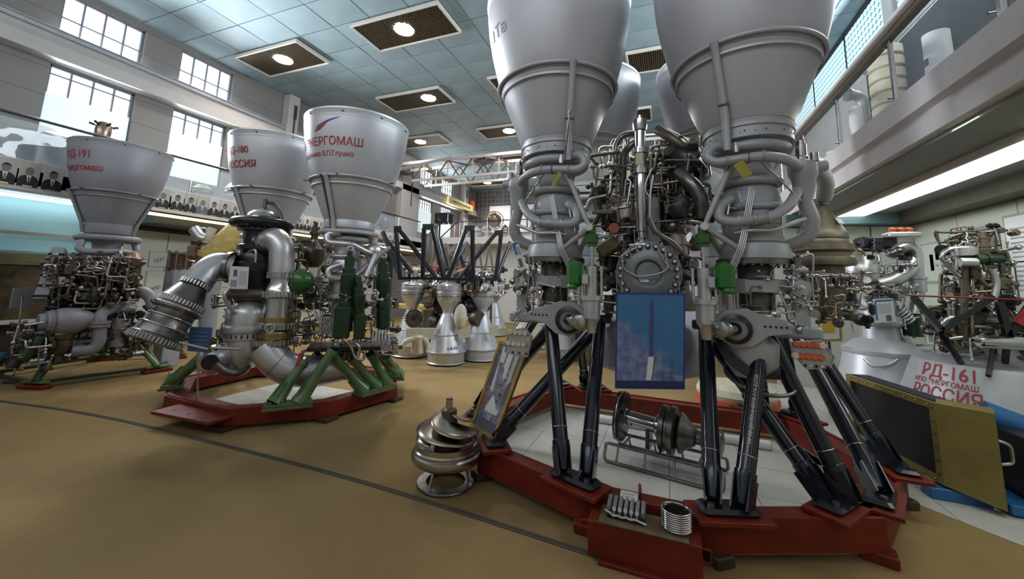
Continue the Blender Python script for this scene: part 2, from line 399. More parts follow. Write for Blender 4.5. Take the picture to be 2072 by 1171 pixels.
def window(n, y0, y1, z0, z1, rows, cols, blindz=None, rowz=None):
    t = bpy.data.objects.new('window_%d' % n, None); col.objects.link(t); t.location = (XL-.12, (y0+y1)/2, z0); t['kind'] = 'structure'
    t['label'] = 'bright gridded window in the left wall'
    x = XL-.14
    f = MB()
    f.box((x, y0+.025, (z0+z1)/2), (.1, .05, z1-z0)); f.box((x, y1-.025, (z0+z1)/2), (.1, .05, z1-z0)); f.box((x, (y0+y1)/2, z0+.02), (.1, y1-y0, .04)); f.box((x, (y0+y1)/2, z1-.02), (.1, y1-y0, .04))
    f.build('window_frame', M['windowframe'], t)
    zs = rowz or [z0+(z1-z0)*k/rows for k in range(rows+1)]
    for c in range(1, cols): MB().box((x+.03, y0+(y1-y0)*c/cols, (z0+z1)/2), (.045, .028, z1-z0-.06)).build('mullion', M['windowframe'], t)
    for z in zs[1:-1]: MB().box((x+.03, (y0+y1)/2, z), (.04, y1-y0-.08, .022)).build('glazing_bar', M['windowframe'], t)
    for c in range(cols):
        for r in range(len(zs)-1):
            a, b = y0+(y1-y0)*c/cols, y0+(y1-y0)*(c+1)/cols
            MB().box((x-.01, (a+b)/2, (zs[r]+zs[r+1])/2), (.008, b-a-.02, zs[r+1]-zs[r]-.015)).build('pane', M['pane'], t)
    if blindz: MB().box((XL-.075, (y0+y1)/2, (z0+blindz)/2), (.012, y1-y0-.06, blindz-z0)).build('roller_blind', M['blind'], t)
    return t
for i, (a, b) in enumerate(WIN):
    fr = i >= 2
    window(2*i+1, a, b, 6.70, 7.80, 2, 5 if fr else 4)
    window(2*i+2, a, b, 4.30, 6.12, 2, 6 if fr else 4, 5.50, [4.30, 5.1, 5.93, 6.12])
# crane beam along the left wall, pilasters
for nme, y0, y1 in (('trim_1', YB, 9.0), ('trim_2', 9.35, YE)):
    mb = MB(); yc = (y0+y1)/2
    mb.prism([(0, 6.14), (.34, 6.14), (.34, 6.42), (.22, 6.58), (.22, 6.66), (0, 6.66)], (XL, y0, 0), (1, 0, 0), (0, 0, 1), (0, 1, 0), y1-y0)
    o = struct(mb.build(nme, M['plaster'])); o['label'] = 'pale crane beam running along the left wall'
    mb = MB(); mb.prism([(.1, 6.66), (.3, 6.66), (.3, 6.68), (.21, 6.69), (.21, 6.78), (.24, 6.79), (.24, 6.81), (.16, 6.81), (.16, 6.79), (.19, 6.78), (.19, 6.69), (.1, 6.68)], (XL, y0, 0), (1, 0, 0), (0, 0, 1), (0, 1, 0), y1-y0)
    mb.build('crane_rail', M['greypaint'], o)
for k, (y0, y1, z0) in enumerate(((8.95, 9.35, 3.6), (15.3, 16.7, 3.6), (21.6, 22.1, 3.6))):
    o = struct(MB().bev((XL+.17, (y0+y1)/2, (z0+ZC)/2), (.34, y1-y0, ZC-z0), .02).build('trim_%d' % (3+k), M['plaster'])); o['label'] = 'plastered pilaster on the left wall'
    MB().box((XL+.36, (y0+y1)/2+.02, 7.35), (.05, .09, .5)).build('cable_box', M['darkbrown'], o)
    MB().box((XL+.355, (y0+y1)/2+.02, 6.3), (.03, .04, 1.8)).build('cable_duct', M['darkbrown'], o)
# ---------------------------------------------------------------- end wall
wE = struct(MB().box(((XL+XR)/2, YE+.1, ZC/2), (XR-XL+.6, .2, ZC)).build('wall_back', M['plaster'])); wE['label'] = 'end wall with dark glazed grid'
mb = MB(); mb.box((-4.5, YE-.04, 6.4), (14.9, .08, 3.0)); mb.build('grid_backing', mat('gridback', (.10, .095, .09), .6, var=.4, vs=3), wE)
mb = MB()
for i in range(50): mb.box((-11.9+i*.3, YE-.1, 6.4), (.03, .05, 3.0))
for j in range(11): mb.box((-4.5, YE-.1, 4.95+j*.29), (14.9, .05, .03))
mb.build('grid_bars', mat('gridbar', (.30, .27, .25), .5), wE, kind='stuff')
for x0, x1 in ((-10.75, -9.25), (-9.1, -7.6), (-7.3, -5.6)):
    MB().box(((x0+x1)/2, YE-.16, 5.9), (x1-x0, .05, 1.75)).build('white_board', M['white'], wE)
# end balcony
eb = struct(MB().box((-3.2, 19.5, 3.58), (12.8, 8.2, .3)).build('floor_balcony', M['fascia'])); eb['label'] = 'end balcony slab across the hall'
struct(MB().box((-3.2, 16.6, 1.72), (11.6, .12, 3.42)).build('wall_under_balcony', M['white']))['label'] = 'white wall under the end balcony'
def railing(name, label, pts, ztop, zlow, step, mr, mp, mg, gz0, rr=.022, glass=True, pr=.012):
    t = thing(name, label, 'railing', (*pts[0][:2], zlow))
    MB().pipe([(x, y, ztop) for x, y in pts], rr, 8).build('handrail', mr, t)
    for (a, b) in zip(pts[:-1], pts[1:]):
        A, B = Vector((*a, 0)), Vector((*b, 0)); L = (B-A).length; n = max(1, round(L/step)); d = (B-A)/n; nn = Vector((-d.y, d.x, 0)).normalized()
        for i in range(n+1):
            p = A+d*i; MB().cyl((p.x, p.y, zlow), (p.x, p.y, ztop), pr, n=8).build('post', mp, t)
            if glass and i < n:
                c = p+d*.5; ang = math.atan2(d.y, d.x)
                MB().box((c.x, c.y, (gz0+ztop-.09)/2), (d.length-.06, .010, ztop-.09-gz0), ang).build('glass_pane', mg, t)
    return t
railing('balcony_railing', 'dark handrail with glass panes along the end balcony', [(-8.2, 15.42), (1.9, 15.42)], 4.44, 3.6, 1.0, M['rail'], M['chrome'], M['glass'], 3.75)
t = thing('stair_railing', 'dark sloping stair handrail beside the end balcony', 'railing', (-9.2, 15.4, 3.2))
for dx in (0, -.85):
    MB().pipe([(-8.2+dx, 15.42, 4.44), (-8.7+dx, 15.42, 4.42), (-9.75+dx, 15.42, 3.55)], .028, 8).build('handrail', M['rail'], t)
    for k in range(6): MB().cyl((-8.3+dx-k*.26, 15.42, 3.1), (-8.3+dx-k*.26, 15.42, 4.44-max(0, k-1.4)*.21), .012, n=6).build('post', M['chrome'], t)
# stairs between them
t = thing('staircase', 'short grey staircase down from the end balcony', 'staircase', (-9.6, 15.9, 3.0))
for k in range(7): MB().box((-8.45-k*.24, 15.9, 3.62-k*.17), (.26, .9, .05)).build('tread', M['soffit'], t)
for y in (15.46, 16.32): MB().bar((-8.3, y, 3.6), (-10.1, y, 2.35), .05, .18).build('stringer', M['soffit'], t)
# ---------------------------------------------------------------- left balcony
XB = -10.43
lb = struct(MB().box(((XL+XB)/2, 6.2, 3.36), (XB-XL, 18.4, .26)).build('floor_balcony_left', M['soffit'])); lb['label'] = 'left balcony slab'
o = struct(MB().box((XB-.03, 6.2, 3.40), (.06, 18.4, .52)).build('trim_6', M['fascia'])); o['label'] = 'balcony edge band that carries the portraits'
MB().box((XB+.02, 6.2, 3.13), (.10, 18.4, .035)).build('ledge', M['fascia'], o)
for k in range(4):
    MB().box((XB-.16, 5.5+k*2.9, 3.06), (.16, 2.7, .05)).build('light_strip', M['yellowlight'], o)
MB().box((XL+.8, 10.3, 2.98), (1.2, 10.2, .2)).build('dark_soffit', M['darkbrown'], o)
railing('balcony_railing', 'long dark handrail with wavy clear panes along the left balcony', [(XB-.09, -.6), (XB-.09, 15.2)], 4.45, 3.6, 1.58, M['rail'], M['chrome'], M['wavyglass'], 3.66, rr=.03)
# portraits on the band
def portrait(y, label, hair, suitc, bg, wdt=.255):
    z0 = 3.17; x = XB+.004; t = thing('portrait_photograph', label, 'portrait', (x, y, z0), 'portraits along the balcony edge')
    X = Vector((1, 0, 0)); Y = Vector((0, 1, 0)); Z = Vector((0, 0, 1)); o0 = Vector((x, y, z0))
    m = mat('photo', bg, .7, var=.1)
    MB().box(o0+Vector((0, 0, .235)), (.008, wdt-.006, .47)).build('photo_card', m, t)
    sh = [(-.125, .02), (.125, .02), (.125, .14), (.10, .19), (.05, .225), (-.05, .225), (-.10, .19), (-.125, .14)]
    MB().prism(sh, o0+X*.004, Y, Z, X, .002).build('suit', suitc, t)
    MB().prism([(-.03, .225), (.03, .225), (.012, .11), (0, .09), (-.012, .11)], o0+X*.006, Y, Z, X, .002).build('shirt', M['paper'], t)
    MB().prism([(-.008, .2), (.008, .2), (.006, .10), (-.006, .10)], o0+X*.008, Y, Z, X, .002).build('tie', M['suit'], t)
    hd = [(.052*math.cos(a), .30+.072*math.sin(a)) for a in [2*math.pi*k/16 for k in range(16)]]
    MB().prism(hd, o0+X*.006, Y, Z, X, .003).build('face', M['skin'], t)
    if hair:
        hp = [(.056*math.cos(a), .31+.072*math.sin(a)) for a in [math.pi*k/8 for k in range(9)]]+[(-.05, .335), (0, .345), (.05, .335)]
        MB().prism(hp, o0+X*.009, Y, Z, X, .003).build('hair', M['suit'], t)
    MB().box(o0+Vector((.006, 0, .035)), (.004, .11, .022)).build('name_plate', M['brass'], t)
ps = [2.62, 2.90, 3.17, 3.46, 4.9, 5.17, 5.45, 5.72, 5.98, 6.24, 6.50, 6.76, 7.02]+[8.45, 8.72, 8.99, 9.26, 9.53]+[12.2+.27*k for k in range(6)]
who = {0: 'leftmost portrait photograph cut by the picture edge', 1: 'portrait of a dark haired man, first whole one at the left edge of the balcony',
       2: 'portrait of a balding man on a light ground, left of the left engine nozzle', 3: 'portrait of a man half hidden by the left engine nozzle'}
nm = ['first', 'second', 'third', 'fourth', 'fifth', 'sixth', 'seventh', 'eighth', 'ninth']
for k, y in enumerate(ps):
    if k in who: lab = who[k]
    elif k < 13: lab = '%s portrait right of the left engine nozzle, man in suit' % nm[k-4]
    elif k < 18: lab = '%s portrait seen between the two twin-engine nozzles' % nm[k-13]
    else: lab = '%s portrait right of the lettered nozzle on the far balcony edge' % nm[k-18]
    portrait(y, lab, k % 3 != 2, M['suit'] if k % 4 else M['print'], (.50, .47, .42) if k % 3 else (.58, .57, .55))
# display panels under the left balcony
XW = -11.85
o = struct(MB().box((XW-.03, 10.15, 1.45), (.06, 10.0, 2.8)).build('wall_display_left', M['dark'])); o['label'] = 'pale display panels under the left balcony'
for k in range(9):
    MB().bev((XW+.005, 5.15+k*.97+.48, 1.5), (.03, .955, 2.56), .006).build('display_panel', M['panelwhite'], o)
for k, (y0, z0, y1, z1) in enumerate(((5.76, 1.90, 6.22, 2.28), (5.76, 1.2, 6.34, 1.80), (7.2, 1.4, 7.9, 2.2))):
    t = thing('framed_drawing', ['small pale framed drawing, upper one on the left display panels', 'pale framed drawing hanging below a smaller one on the left panels', 'pale framed sheet on the display panels behind the twin engine'][k], 'picture', (XW+.03, (y0+y1)/2, z0))
    MB().box((XW+.03, (y0+y1)/2, (z0+z1)/2), (.02, y1-y0, z1-z0)).build('frame', M['printgrey'], t)
    MB().box((XW+.038, (y0+y1)/2, (z0+z1)/2), (.012, y1-y0-.03, z1-z0-.03)).build('sheet', M['panelwhite'], t)
    for q in range(3): MB().torus((XW+.045, y0+.14+.07*q, z0+.15+.03*q), .035, .008, (1, 0, 0), 12, 5).build('drawn_part', M['print'], t)
# lit display case, plywood and ledges at far left
t = thing('display_case', 'pale blue lit display case under the left balcony', 'display case', (XW, 2.4, 2.0))
MB().box((XW-.17, 2.4, 2.66), (.04, 5.4, 1.10)).build('back_panel', M['cyan'], t)
MB().box((XW-.06, 2.4, 2.09), (.18, 5.4, .05)).build('floor_shelf', M['cyan'], t)
MB().box((XW+.06, 2.4, 2.46), (.05, 5.4, .06)).build('rail_strip', M['fascia'], t)
MB().box((XW-.05, 5.08, 2.66), (.22, .04, 1.1)).build('end_panel', M['white'], t)
MB().box((XW+.10, 2.2, 3.17), (.14, 5.0, .05)).build('tube_lamp', emit('case_lamp', (.70, .92, 1), 6.0), t)
t = thing('plywood_stand', 'brown plywood and dark glass display front at the left edge', 'display stand', (XW, 2.4, 0))
MB().box((XW+.06, 2.4, 1.95), (.08, 5.4, .22)).build('top_board', mat('ply', (.27, .22, .13), .6, var=.25, vs=3, stretch=(1, 1, 6)), t)
MB().box((XW+.0, 2.4, 1.3), (.06, 5.4, 1.05)).build('glass_front', mat('darkply', (.10, .078, .042), .12, var=.55, vs=3), t)
MB().box((XW+.10, 2.4, .74), (.16, 5.4, .07)).build('white_ledge', M['white'], t)
MB().box((XW+.0, 2.4, .45), (.06, 5.4, .5)).build('lower_panel', M['darkbrown'], t)
MB().box((XW+.3, 2.3, .10), (.5, 5.0, .18)).build('blue_plinth', M['blue'], t)
MB().box((XW+.57, 2.3, .05), (.08, 5.0, .06)).build('white_edge', M['white'], t)
# ---------------------------------------------------------------- right wall and balcony
wR = struct(MB().box((XR+.15, (YB+YE)/2, ZC/2), (.3, YE-YB, ZC)).build('wall_right', M['plaster'])); wR['label'] = 'right wall with glass block band'
struct(MB().box(((XL+XR)/2, YB-.1, ZC/2), (XR-XL+.6, .2, ZC)).build('wall_front', M['plaster']))['label'] = 'wall behind the photographer'
blk = None
for n, (y0, y1) in enumerate(((6.9, 8.85), (9.3, 11.02), (11.12, 13.18), (13.28, 15.3), (15.4, 17.4))):
    t = bpy.data.objects.new('window_%d' % (9+n), None); col.objects.link(t); t.location = (XR, (y0+y1)/2, 7.0); t['kind'] = 'structure'; t['label'] = 'glass block window in the right wall'
    MB().box((XR-.01, (y0+y1)/2, 7.47), (.02, y1-y0, .86)).build('mortar', M['mortar'], t)
    nc = round((y1-y0)/.15); nr = 6
    for i in range(nc):
        for j in range(nr):
            p = (XR-.025, y0+(i+.5)*(y1-y0)/nc, 7.05+(j+.5)*.14)
            if blk is None: blk = MB().bev((0, 0, 0), (.03, .118, .110), .012).build('glass_block', M['block']); blk.parent = t; blk.location = Vector(p)-t.location
            else: inst(blk, p, t)
MB().box((XR-.04, 8, 7.93), (.08, 22, .06)).build('cornice', M['dark'], wR)
for y in (9.08, 6.6): MB().box((XR-.04, y, 7.46), (.08, .34, .9)).build('pier', M['plaster'], wR)
XG = 2.3
rb = struct(MB().box(((XG+.13+XR)/2, 6.0, 3.50), (XR-XG-.13, 18, .44)).build('floor_balcony_right', M['soffit'])); rb['label'] = 'right balcony slab'
o = struct(MB().prism([(.12, 3.22), (.12, 3.74), (-.03, 3.74), (-.03, 3.49), (.05, 3.47), (.05, 3.42), (.01, 3.40), (.01, 3.22)], (XG, -3, 0), (1, 0, 0), (0, 0, 1), (0, 1, 0), 18).build('trim_7', M['fascia'])); o['label'] = 'pinkish plaster edge of the right balcony'
MB().box((XG+1.0, 3.1, 3.21), (1.8, 12.2, .06)).build('soffit_panel', M['soffit'], o)
MB().box((3.17, 4.0, 3.155), (.44, 10.2, .06)).build('strip_light', M['tubelight'], o)
MB().box((2.93, 4.0, 3.15), (.03, 10.2, .09)).build('light_trim', M['fascia'], o)
MB().box((XR-.2, 3.0, 3.09), (.4, 12.4, .22)).build('dark_cove', M['darkbrown'], o)
MB().box((3.2, 8.9, 3.09), (2.0, .3, .2)).build('blue_cove', mat('cove', (.10, .17, .19), .6), o)
area('strip_light_glow', (3.25, 4.3, 3.11), (-.1, 0, -1), .32, 9.6, 60, (.93, 1, .90))
# balcony railing right: flat brown rail, chrome posts, panes
t = thing('balcony_railing', 'brown flat handrail with glass panes on the right balcony', 'railing', (XG, 6, 3.74))
MB().bev((XG+.02, 6.5, 4.47), (.10, 17, .05), .012).build('handrail', M['railbrown'], t)
MB().bev((XG-.02, 6.5, 4.53), (.14, 17, .05), .012).build('cap_rail', M['fascia'], t)
for k in range(8):
    y = 2.25+1.405*k; MB().bev((XG+.02, y, 4.1), (.035, .05, .75), .006).build('post', M['chrome'], t)
    MB().box((XG+.045, y+.7, 4.07), (.008, 1.33, .64)).build('glass_pane', M['glass'], t)
    for dz in (3.82, 4.40): MB().cyl((XG-.02, y+.06, dz), (XG+.06, y+.06, dz), .012, n=8).build('clamp', M['darksteel'], t)
MB().box((3.6, 6.5, 4.05), (.02, 8, .5)).build('shelf_front', M['panelwhite'], t) if False else None
# lower right wall: pale boards
o = struct(MB().box((XR-.03, 4.0, 1.5), (.06, 10.2, 3.0)).build('wall_display_right', M['dark'])); o['label'] = 'pale display panels on the right wall'
for k in range(8): MB().bev((XR-.065, 9.05-.55-k*1.115, 1.48), (.03, 1.10, 3.0), .006).build('display_panel', M['panelwhite'], o)
o = struct(MB().box((3.1, 9.13, 1.5), (2.3, .06, 3.0)).build('wall_partition_right', M['dark'])); o['label'] = 'pale partition at the end of the right bay'
for k in range(3): MB().bev((2.35+k*.82, 9.09, 1.48), (.80, .03, 3.0), .006).build('display_panel', M['panelwhite'], o)
# ================================================================ shared engine helpers
def wraptext(txt, size, axis, rfun, phi, z, m, name, parent, sx=1.0, shear=0):
    cu = bpy.data.curves.new('t', 'FONT'); cu.body = txt; cu.size = size; cu.align_x = 'CENTER'; cu.resolution_u = 3; cu.offset = size*.012
    ob = bpy.data.objects.new('t', cu); col.objects.link(ob); dg = bpy.context.evaluated_depsgraph_get(); dg.update()
    me = ob.evaluated_get(dg).to_mesh(); vs = [v.co.copy() for v in me.vertices]; fs = [tuple(p.vertices) for p in me.polygons]
    ob.evaluated_get(dg).to_mesh_clear(); bpy.data.objects.remove(ob); bpy.data.curves.remove(cu)
    mb = MB(); out = []
    for v in vs:
        zz = z+v.y; r = rfun(zz)+.004; a = phi+v.x*sx/max(.2, rfun(z)); out.append((axis[0]+r*math.cos(a), axis[1]+r*math.sin(a), zz))
    mb.add(out, fs); return mb.build(name, m, parent)
def flattext(txt, size, o, ax, ay, m, name, parent, off=.002, sx=1.0):
    cu = bpy.data.curves.new('t', 'FONT'); cu.body = txt; cu.size = size; cu.align_x = 'CENTER'; cu.resolution_u = 2
    ob = bpy.data.objects.new('t', cu); col.objects.link(ob); dg = bpy.context.evaluated_depsgraph_get(); dg.update()
    me = ob.evaluated_get(dg).to_mesh(); vs = [v.co.copy() for v in me.vertices]; fs = [tuple(p.vertices) for p in me.polygons]
    ob.evaluated_get(dg).to_mesh_clear(); bpy.data.objects.remove(ob); bpy.data.curves.remove(cu)
    ax, ay = Vector(ax).normalized(), Vector(ay).normalized(); n = ax.cross(ay); o = Vector(o)
    return MB().add([o+ax*v.x*sx+ay*v.y+n*off for v in vs], fs).build(name, m, parent)
def rfun_of(prof):
    def f(z):
        for (r0, z0), (r1, z1) in zip(prof[:-1], prof[1:]):
            if z0 <= z <= z1 and z1 > z0: return r0+(r1-r0)*(z-z0)/(z1-z0)
        return prof[-1][0]
    return f
def facecam(ax): return math.atan2(-ax[1], -ax[0])
def plumbing(parent, rg, n, r0, r1, mats, name='small_pipe', seed=1, seglen=(.08, .3), m=6):
    """thin lines wandering inside a region function rg() -> start point, bounds test rg(p)"""
    R = random.Random(seed)
    for k in range(n):
        p = rg(R, None); pts = [p]; last = None
        for s_ in range(R.randint(2, 5)):
            ax = R.choice([0, 1, 2, 2]); 
            if ax == last: ax = (ax+1) % 3
            last = ax; d = Vector((0, 0, 0)); d[ax] = R.uniform(*seglen)*R.choice((-1, 1)); d += Vector((R.uniform(-.04, .04), R.uniform(-.04, .04), R.uniform(-.04, .04)))
            q = pts[-1]+d
            if not rg(R, q): q = pts[-1]-d
            if not rg(R, q): continue
            pts.append(q)
        if len(pts) < 2: continue
        rr = R.uniform(r0, r1); mb = MB(); mb.pipe(pts, rr, m, bend=max(rr*3, .025), k=3)
        for p in (pts[0], pts[-1]): mb.ball(p, rr*1.9, 8)
        mb.build(name, R.choice(mats), parent)
def cylregion(c, r0, r1, z0, z1, a0=-math.pi, a1=math.pi):
    c = Vector((c[0], c[1], 0))
    def rg(R, p):
        if p is None:
            a = R.uniform(a0, a1); r = R.uniform(r0, r1); return Vector((c.x+r*math.cos(a), c.y+r*math.sin(a), R.uniform(z0, z1)))
        d = math.hypot(p.x-c.x, p.y-c.y); return r0*.9 <= d <= r1*1.08 and z0-.03 <= p.z <= z1+.03
    return rg
def boxregion(x0, x1, y0, y1, z0, z1):
    def rg(R, p):
        if p is None: return Vector((R.uniform(x0, x1), R.uniform(y0, y1), R.uniform(z0, z1)))
        return x0 <= p.x <= x1 and y0 <= p.y <= y1 and z0 <= p.z <= z1
    return rg
def fittings(parent, rg, n, mats, seed=3, smin=.02, smax=.07):
    """valves, unions and boxes that crowd an engine"""
    R = random.Random(seed)
    for k in range(n):
        p = rg(R, None); s_ = R.uniform(smin, smax); ax = R.choice([(1, 0, 0), (0, 1, 0), (0, 0, 1), (0, 0, 1), (.7, .7, 0), (.5, -.8, .3)]); d = Vector(ax).normalized(); mb = MB(); q = R.random()
        if q < .55:
            mb.lathe([(0, -s_*1.2), (s_*.45, -s_*1.2), (s_*.45, -s_*.7), (s_*.8, -s_*.7), (s_*.8, -s_*.45), (s_*.6, -s_*.4), (s_*.6, s_*.4), (s_*.8, s_*.45), (s_*.8, s_*.7), (s_*.5, s_*.75), (s_*.5, s_*1.3), (0, s_*1.3)], p, d, 12); nm = 'valve'
        elif q < .8:
            mb.bev(p, (s_*1.5, s_*1.3, s_*1.8), s_*.2, R.uniform(0, 3)); mb.cyl(p, p+d*s_*1.6, s_*.45, n=10); nm = 'valve_block'
        else:
            mb.ball(p, s_*.9, 12); mb.torus(p, s_*.9, s_*.12, d, 14, 6); nm = 'union_joint'
        mb.build(nm, R.choice(mats), parent)
def band(c, r, z, h, mbn, n=40): return mbn.lathe([(r, z-h/2), (r+.004, z-h/2), (r+.004, z+h/2), (r, z+h/2)], c, n=n)
PIPEMATS = [M['steel'], M['steel'], M['copper'], M['darksteel'], M['silver'], M['bronze']]
DARKMATS = [M['darksteel'], M['blacksteel'], M['castbrown'], M['bronze']]

# ================================================================ large four-nozzle engine
EC = Vector((-.14, 4.56, 1.0))
eng = thing('rocket_engine', 'huge four-nozzle grey rocket engine standing nozzles up on black legs', 'rocket engine', EC)
AXL, AXR, AXBL, AXBR = (-.98, 3.66), (.70, 3.77), (-.98, 5.34), (.70, 5.45)
NZ = [(.345, 3.12), (.395, 3.23), (.458, 3.39), (.515, 3.53), (.552, 3.63)]
NZ2 = [(.575, 3.70), (.605, 3.80), (.640, 3.93), (.675, 4.08), (.708, 4.27), (.728, 4.45), (.735, 4.56)]
def big_nozzle(ax, parent, full=True):
    c = (ax[0], ax[1], 0)
    lower = NZ+[(.556, 3.636), (.560, 3.645), (.556, 3.655), (.562, 3.665), (.570, 3.69)]
    up = NZ2+[(.742, 4.57), (.742, 4.60), (.722, 4.60)]
    inner = [(r-.018, z) for r, z in reversed(NZ+NZ2)]
    nz = MB().lathe(lower+up+inner, c, n=72).build('nozzle', M['nozzle'], parent)
    mb = MB().torus((ax[0], ax[1], 3.685), .588, .018, n=72, m=10); band(c, .560, 3.60, .022, mb, 64); mb.build('stiffening_ring', M['nozzle'], nz)
    mb = MB().lathe([(.30, 2.965), (.335, 2.965), (.335, 3.05), (.348, 3.055), (.348, 3.085), (.338, 3.09), (.342, 3.12)], c, n=56); mb.boltring((ax[0], ax[1], 3.0), .333, 20, .009, .008); co = mb.build('collar', M['greypaint'], nz)
    mb = MB()
    for k in range(14):
        a = k*2*math.pi/14; p = Vector((ax[0]+.336*math.cos(a), ax[1]+.336*math.sin(a), 3.01)); mb.ball(p, .007, 6)
    mb.build('rivets', M['black'], co, kind='stuff')
    MB().torus((ax[0], ax[1], 2.905), .275, .045, n=48, m=10).build('coolant_manifold', M['greypaint'], nz)
    ch = MB().lathe([(.285, 2.97), (.24, 2.93), (.20, 2.84), (.172, 2.74), (.168, 2.66), (.185, 2.60), (.205, 2.55), (.215, 2.50), (.215, 2.34), (.23, 2.33), (.232, 2.28), (.224, 2.27), (.224, 2.14), (.205, 2.12)], c, n=48).build('combustion_chamber', M['greypaint'], parent)
    for z, R in ((2.64, .205), (2.42, .215)): MB().torus((ax[0], ax[1], z), R, .038 if z > 2.5 else .032, n=40, m=8).build('chamber_manifold', M['greypaint'], ch)
    mb = MB().lathe([(.20, 2.13), (.245, 2.12), (.262, 2.07), (.268, 2.0), (.25, 1.995)], c, n=48); mb.build('head_cover', M['greypaint'], ch)
    mb = MB().lathe([(.10, 1.995), (.285, 1.995), (.285, 1.955), (.10, 1.955)], c, n=48); mb.boltring((ax[0], ax[1], 1.94), .265, 28, .011, .016); mb.build('head_flange', M['darksteel'], ch)
    return nz, ch
for ax in (AXL, AXR, AXBL, AXBR):
    nzl, _c = big_nozzle(ax, eng)
    if ax is AXL: wraptext('-1Та', .17, AXL, rfun_of(NZ2), facecam(AXL)-1.02, 4.08, mat('fadedred', (.42, .30, .32), .6), 'faded_lettering', nzl)
# one front chamber's plumbing, mirrored on the other
def cl(x, y, v): p = PY(x, y, 3.66-v); return Vector((p.x+.98, -v, p.z))
def front_gear(ax, sx, parent):
    W = lambda q: Vector((ax[0]+sx*q.x, ax[1]+q.y, q.z)); P = lambda L: [W(cl(*a)) for a in L]
    g = M['greypaint']
    # nozzle feed pipe climbing the right side of the nozzle
    a = math.radians(-62 if sx > 0 else -118)
    pts = [Vector((ax[0]+(r+.035)*math.cos(a+.10*sx*(3.7-z)), ax[1]+(r+.035)*math.sin(a+.10*sx*(3.7-z)), z)) for r, z in ((.335, 2.86), (.345, 3.0), (.36, 3.12), (.395, 3.23), (.458, 3.39), (.515, 3.53), (.552, 3.63), (.585, 3.685))]
    fp = MB().tube(pts, [.030]*7+[.034], 12).build('feed_pipe', M['nozzle'], parent)
    MB().torus(pts[3], .036, .008, pts[4]-pts[2], 14, 6).build('clip', M['darksteel'], fp)
    # upper manifold pipe
    up = MB().pipe(P([(1150, 318, .24), (1176, 312, .30), (1186, 330, .32), (1172, 343, .33), (1096, 343, .36), (1070, 352, .30), (1054, 366, .18), (1050, 378, .1)]), .040, 14, bend=.07).build('inlet_pipe', g, parent)
    for x in (1096, 1118, 1150):
        MB().torus(W(cl(x, 343, .355)), .042, .005, (1, 0, 0), 16, 5).build('pipe_clamp', g if x != 1118 else M['darksteel'], up)
    MB().box(W(cl(1126, 362, .40)), (.04 if sx > 0 else .075, .006, .13), M=Matrix.Rotation(.5*sx, 3, 'Y')).build('yellow_tag', mat('tag', (.33, .29, .03), .6), up)
    MB().lathe([(0, 0), (.018, 0), (.018, .05), (.011, .05), (.011, .08), (0, .08)], W(cl(1136, 330, .34)), n=10).build('sensor_boss', M['silver'], up)
    # valve body on the outer side
    vb = W(cl(1049, 385, .08)); 
    mb = MB().lathe([(0, -.26), (.045, -.26), (.05, -.2), (.075, -.12), (.082, -.03), (.10, 0), (.105, .05), (.10, .10), (.07, .12), (.0, .12)], vb, (0, 0, 1), 20); va = mb.build('main_valve', g, parent)
    MB().lathe([(0, 0), (.05, 0), (.05, .03), (.04, .04), (.04, .14), (.03, .145), (.03, .17), (0, .17)], vb+Vector((0, 0, .12)), n=14).build('valve_actuator', M['steel'], va)
    MB().pipe([vb+Vector((-.04*sx, 0, .06)), vb+Vector((-.16*sx, .02, .08))], .045, 12).build('side_port', g, va)
    MB().cyl(vb+Vector((-.07*sx, -.05, .10)), vb+Vector((-.07*sx, -.05, .17)), .03, n=12).build('side_port', M['steel'], va)
    MB().pipe([vb+Vector((0, 0, -.22)), vb+Vector((-.05*sx, .02, -.38)), vb+Vector((-.01*sx, .05, -.50)), vb+Vector((.14*sx, .1, -.56))], .055, 12, bend=.08).build('bypass_elbow', g, va)
    # lower looped pipe
    lp = MB().pipe(P([(1055, 408, .12), (1066, 432, .22), (1090, 450, .30), (1150, 454, .33), (1170, 446, .30), (1167, 424, .26), (1150, 412, .2)]), .040, 14, bend=.07).build('loop_pipe', g, parent)
    for x in (1093, 1114, 1138): MB().torus(W(cl(x, 451 if x > 1100 else 450, .315)), .042, .005, (1, 0, .1), 16, 5).build('pipe_clamp', M['silver'], lp)
    # steering struts and actuator
    e = W(cl(1193, 460, .34))
    for q in P([(1148, 352, .26), (1136, 505, .28)]):
        st = MB().cyl(q, e, .024, .020, 12).build('strut', g, parent)
    MB().cyl(e-Vector((0, .03, 0)), e+Vector((0, .03, 0)), .032, n=14).build('strut_eye', M['silver'], parent)
    MB().cyl(e, W(cl(1174, 508, .05)), .022, n=10).build('strut', g, parent)
    b = e+Vector((.012*sx, .03, 0)); ac = thing_part = MB().lathe([(0, 0), (.03, 0), (.035, -.02), (.035, -.05), (.055, -.06), (.055, -.13), (.045, -.14), (.045, -.16), (0, -.16)], b, n=16).build('actuator_head', M['green'], parent)
    MB().lathe([(0, -.16), (.02, -.16), (.02, -.18), (.016, -.18), (.016, -.36), (0, -.36)], b, n=12).build('piston_rod', M['chrome'], ac)
    MB().lathe([(0, -.33), (.05, -.33), (.05, -.57), (.095, -.575), (.095, -.61), (.072, -.615), (.070, -.76), (.05, -.79), (.035, -.88), (0, -.88)], b, n=20).build('actuator_body', M['silver'], parent)
    for dx in (-.075, .085): MB().cyl(b+Vector((dx*sx, -.02, -.33)), b+Vector((dx*sx, -.02, -.6)), .012, n=8).build('tie_rod', M['silver'], parent)
    mb = MB(); mb.bev(W(cl(1163, 553, .34)), (.135, .10, .22), .03); gb = mb.build('servo_box', M['brightgreen'], parent)
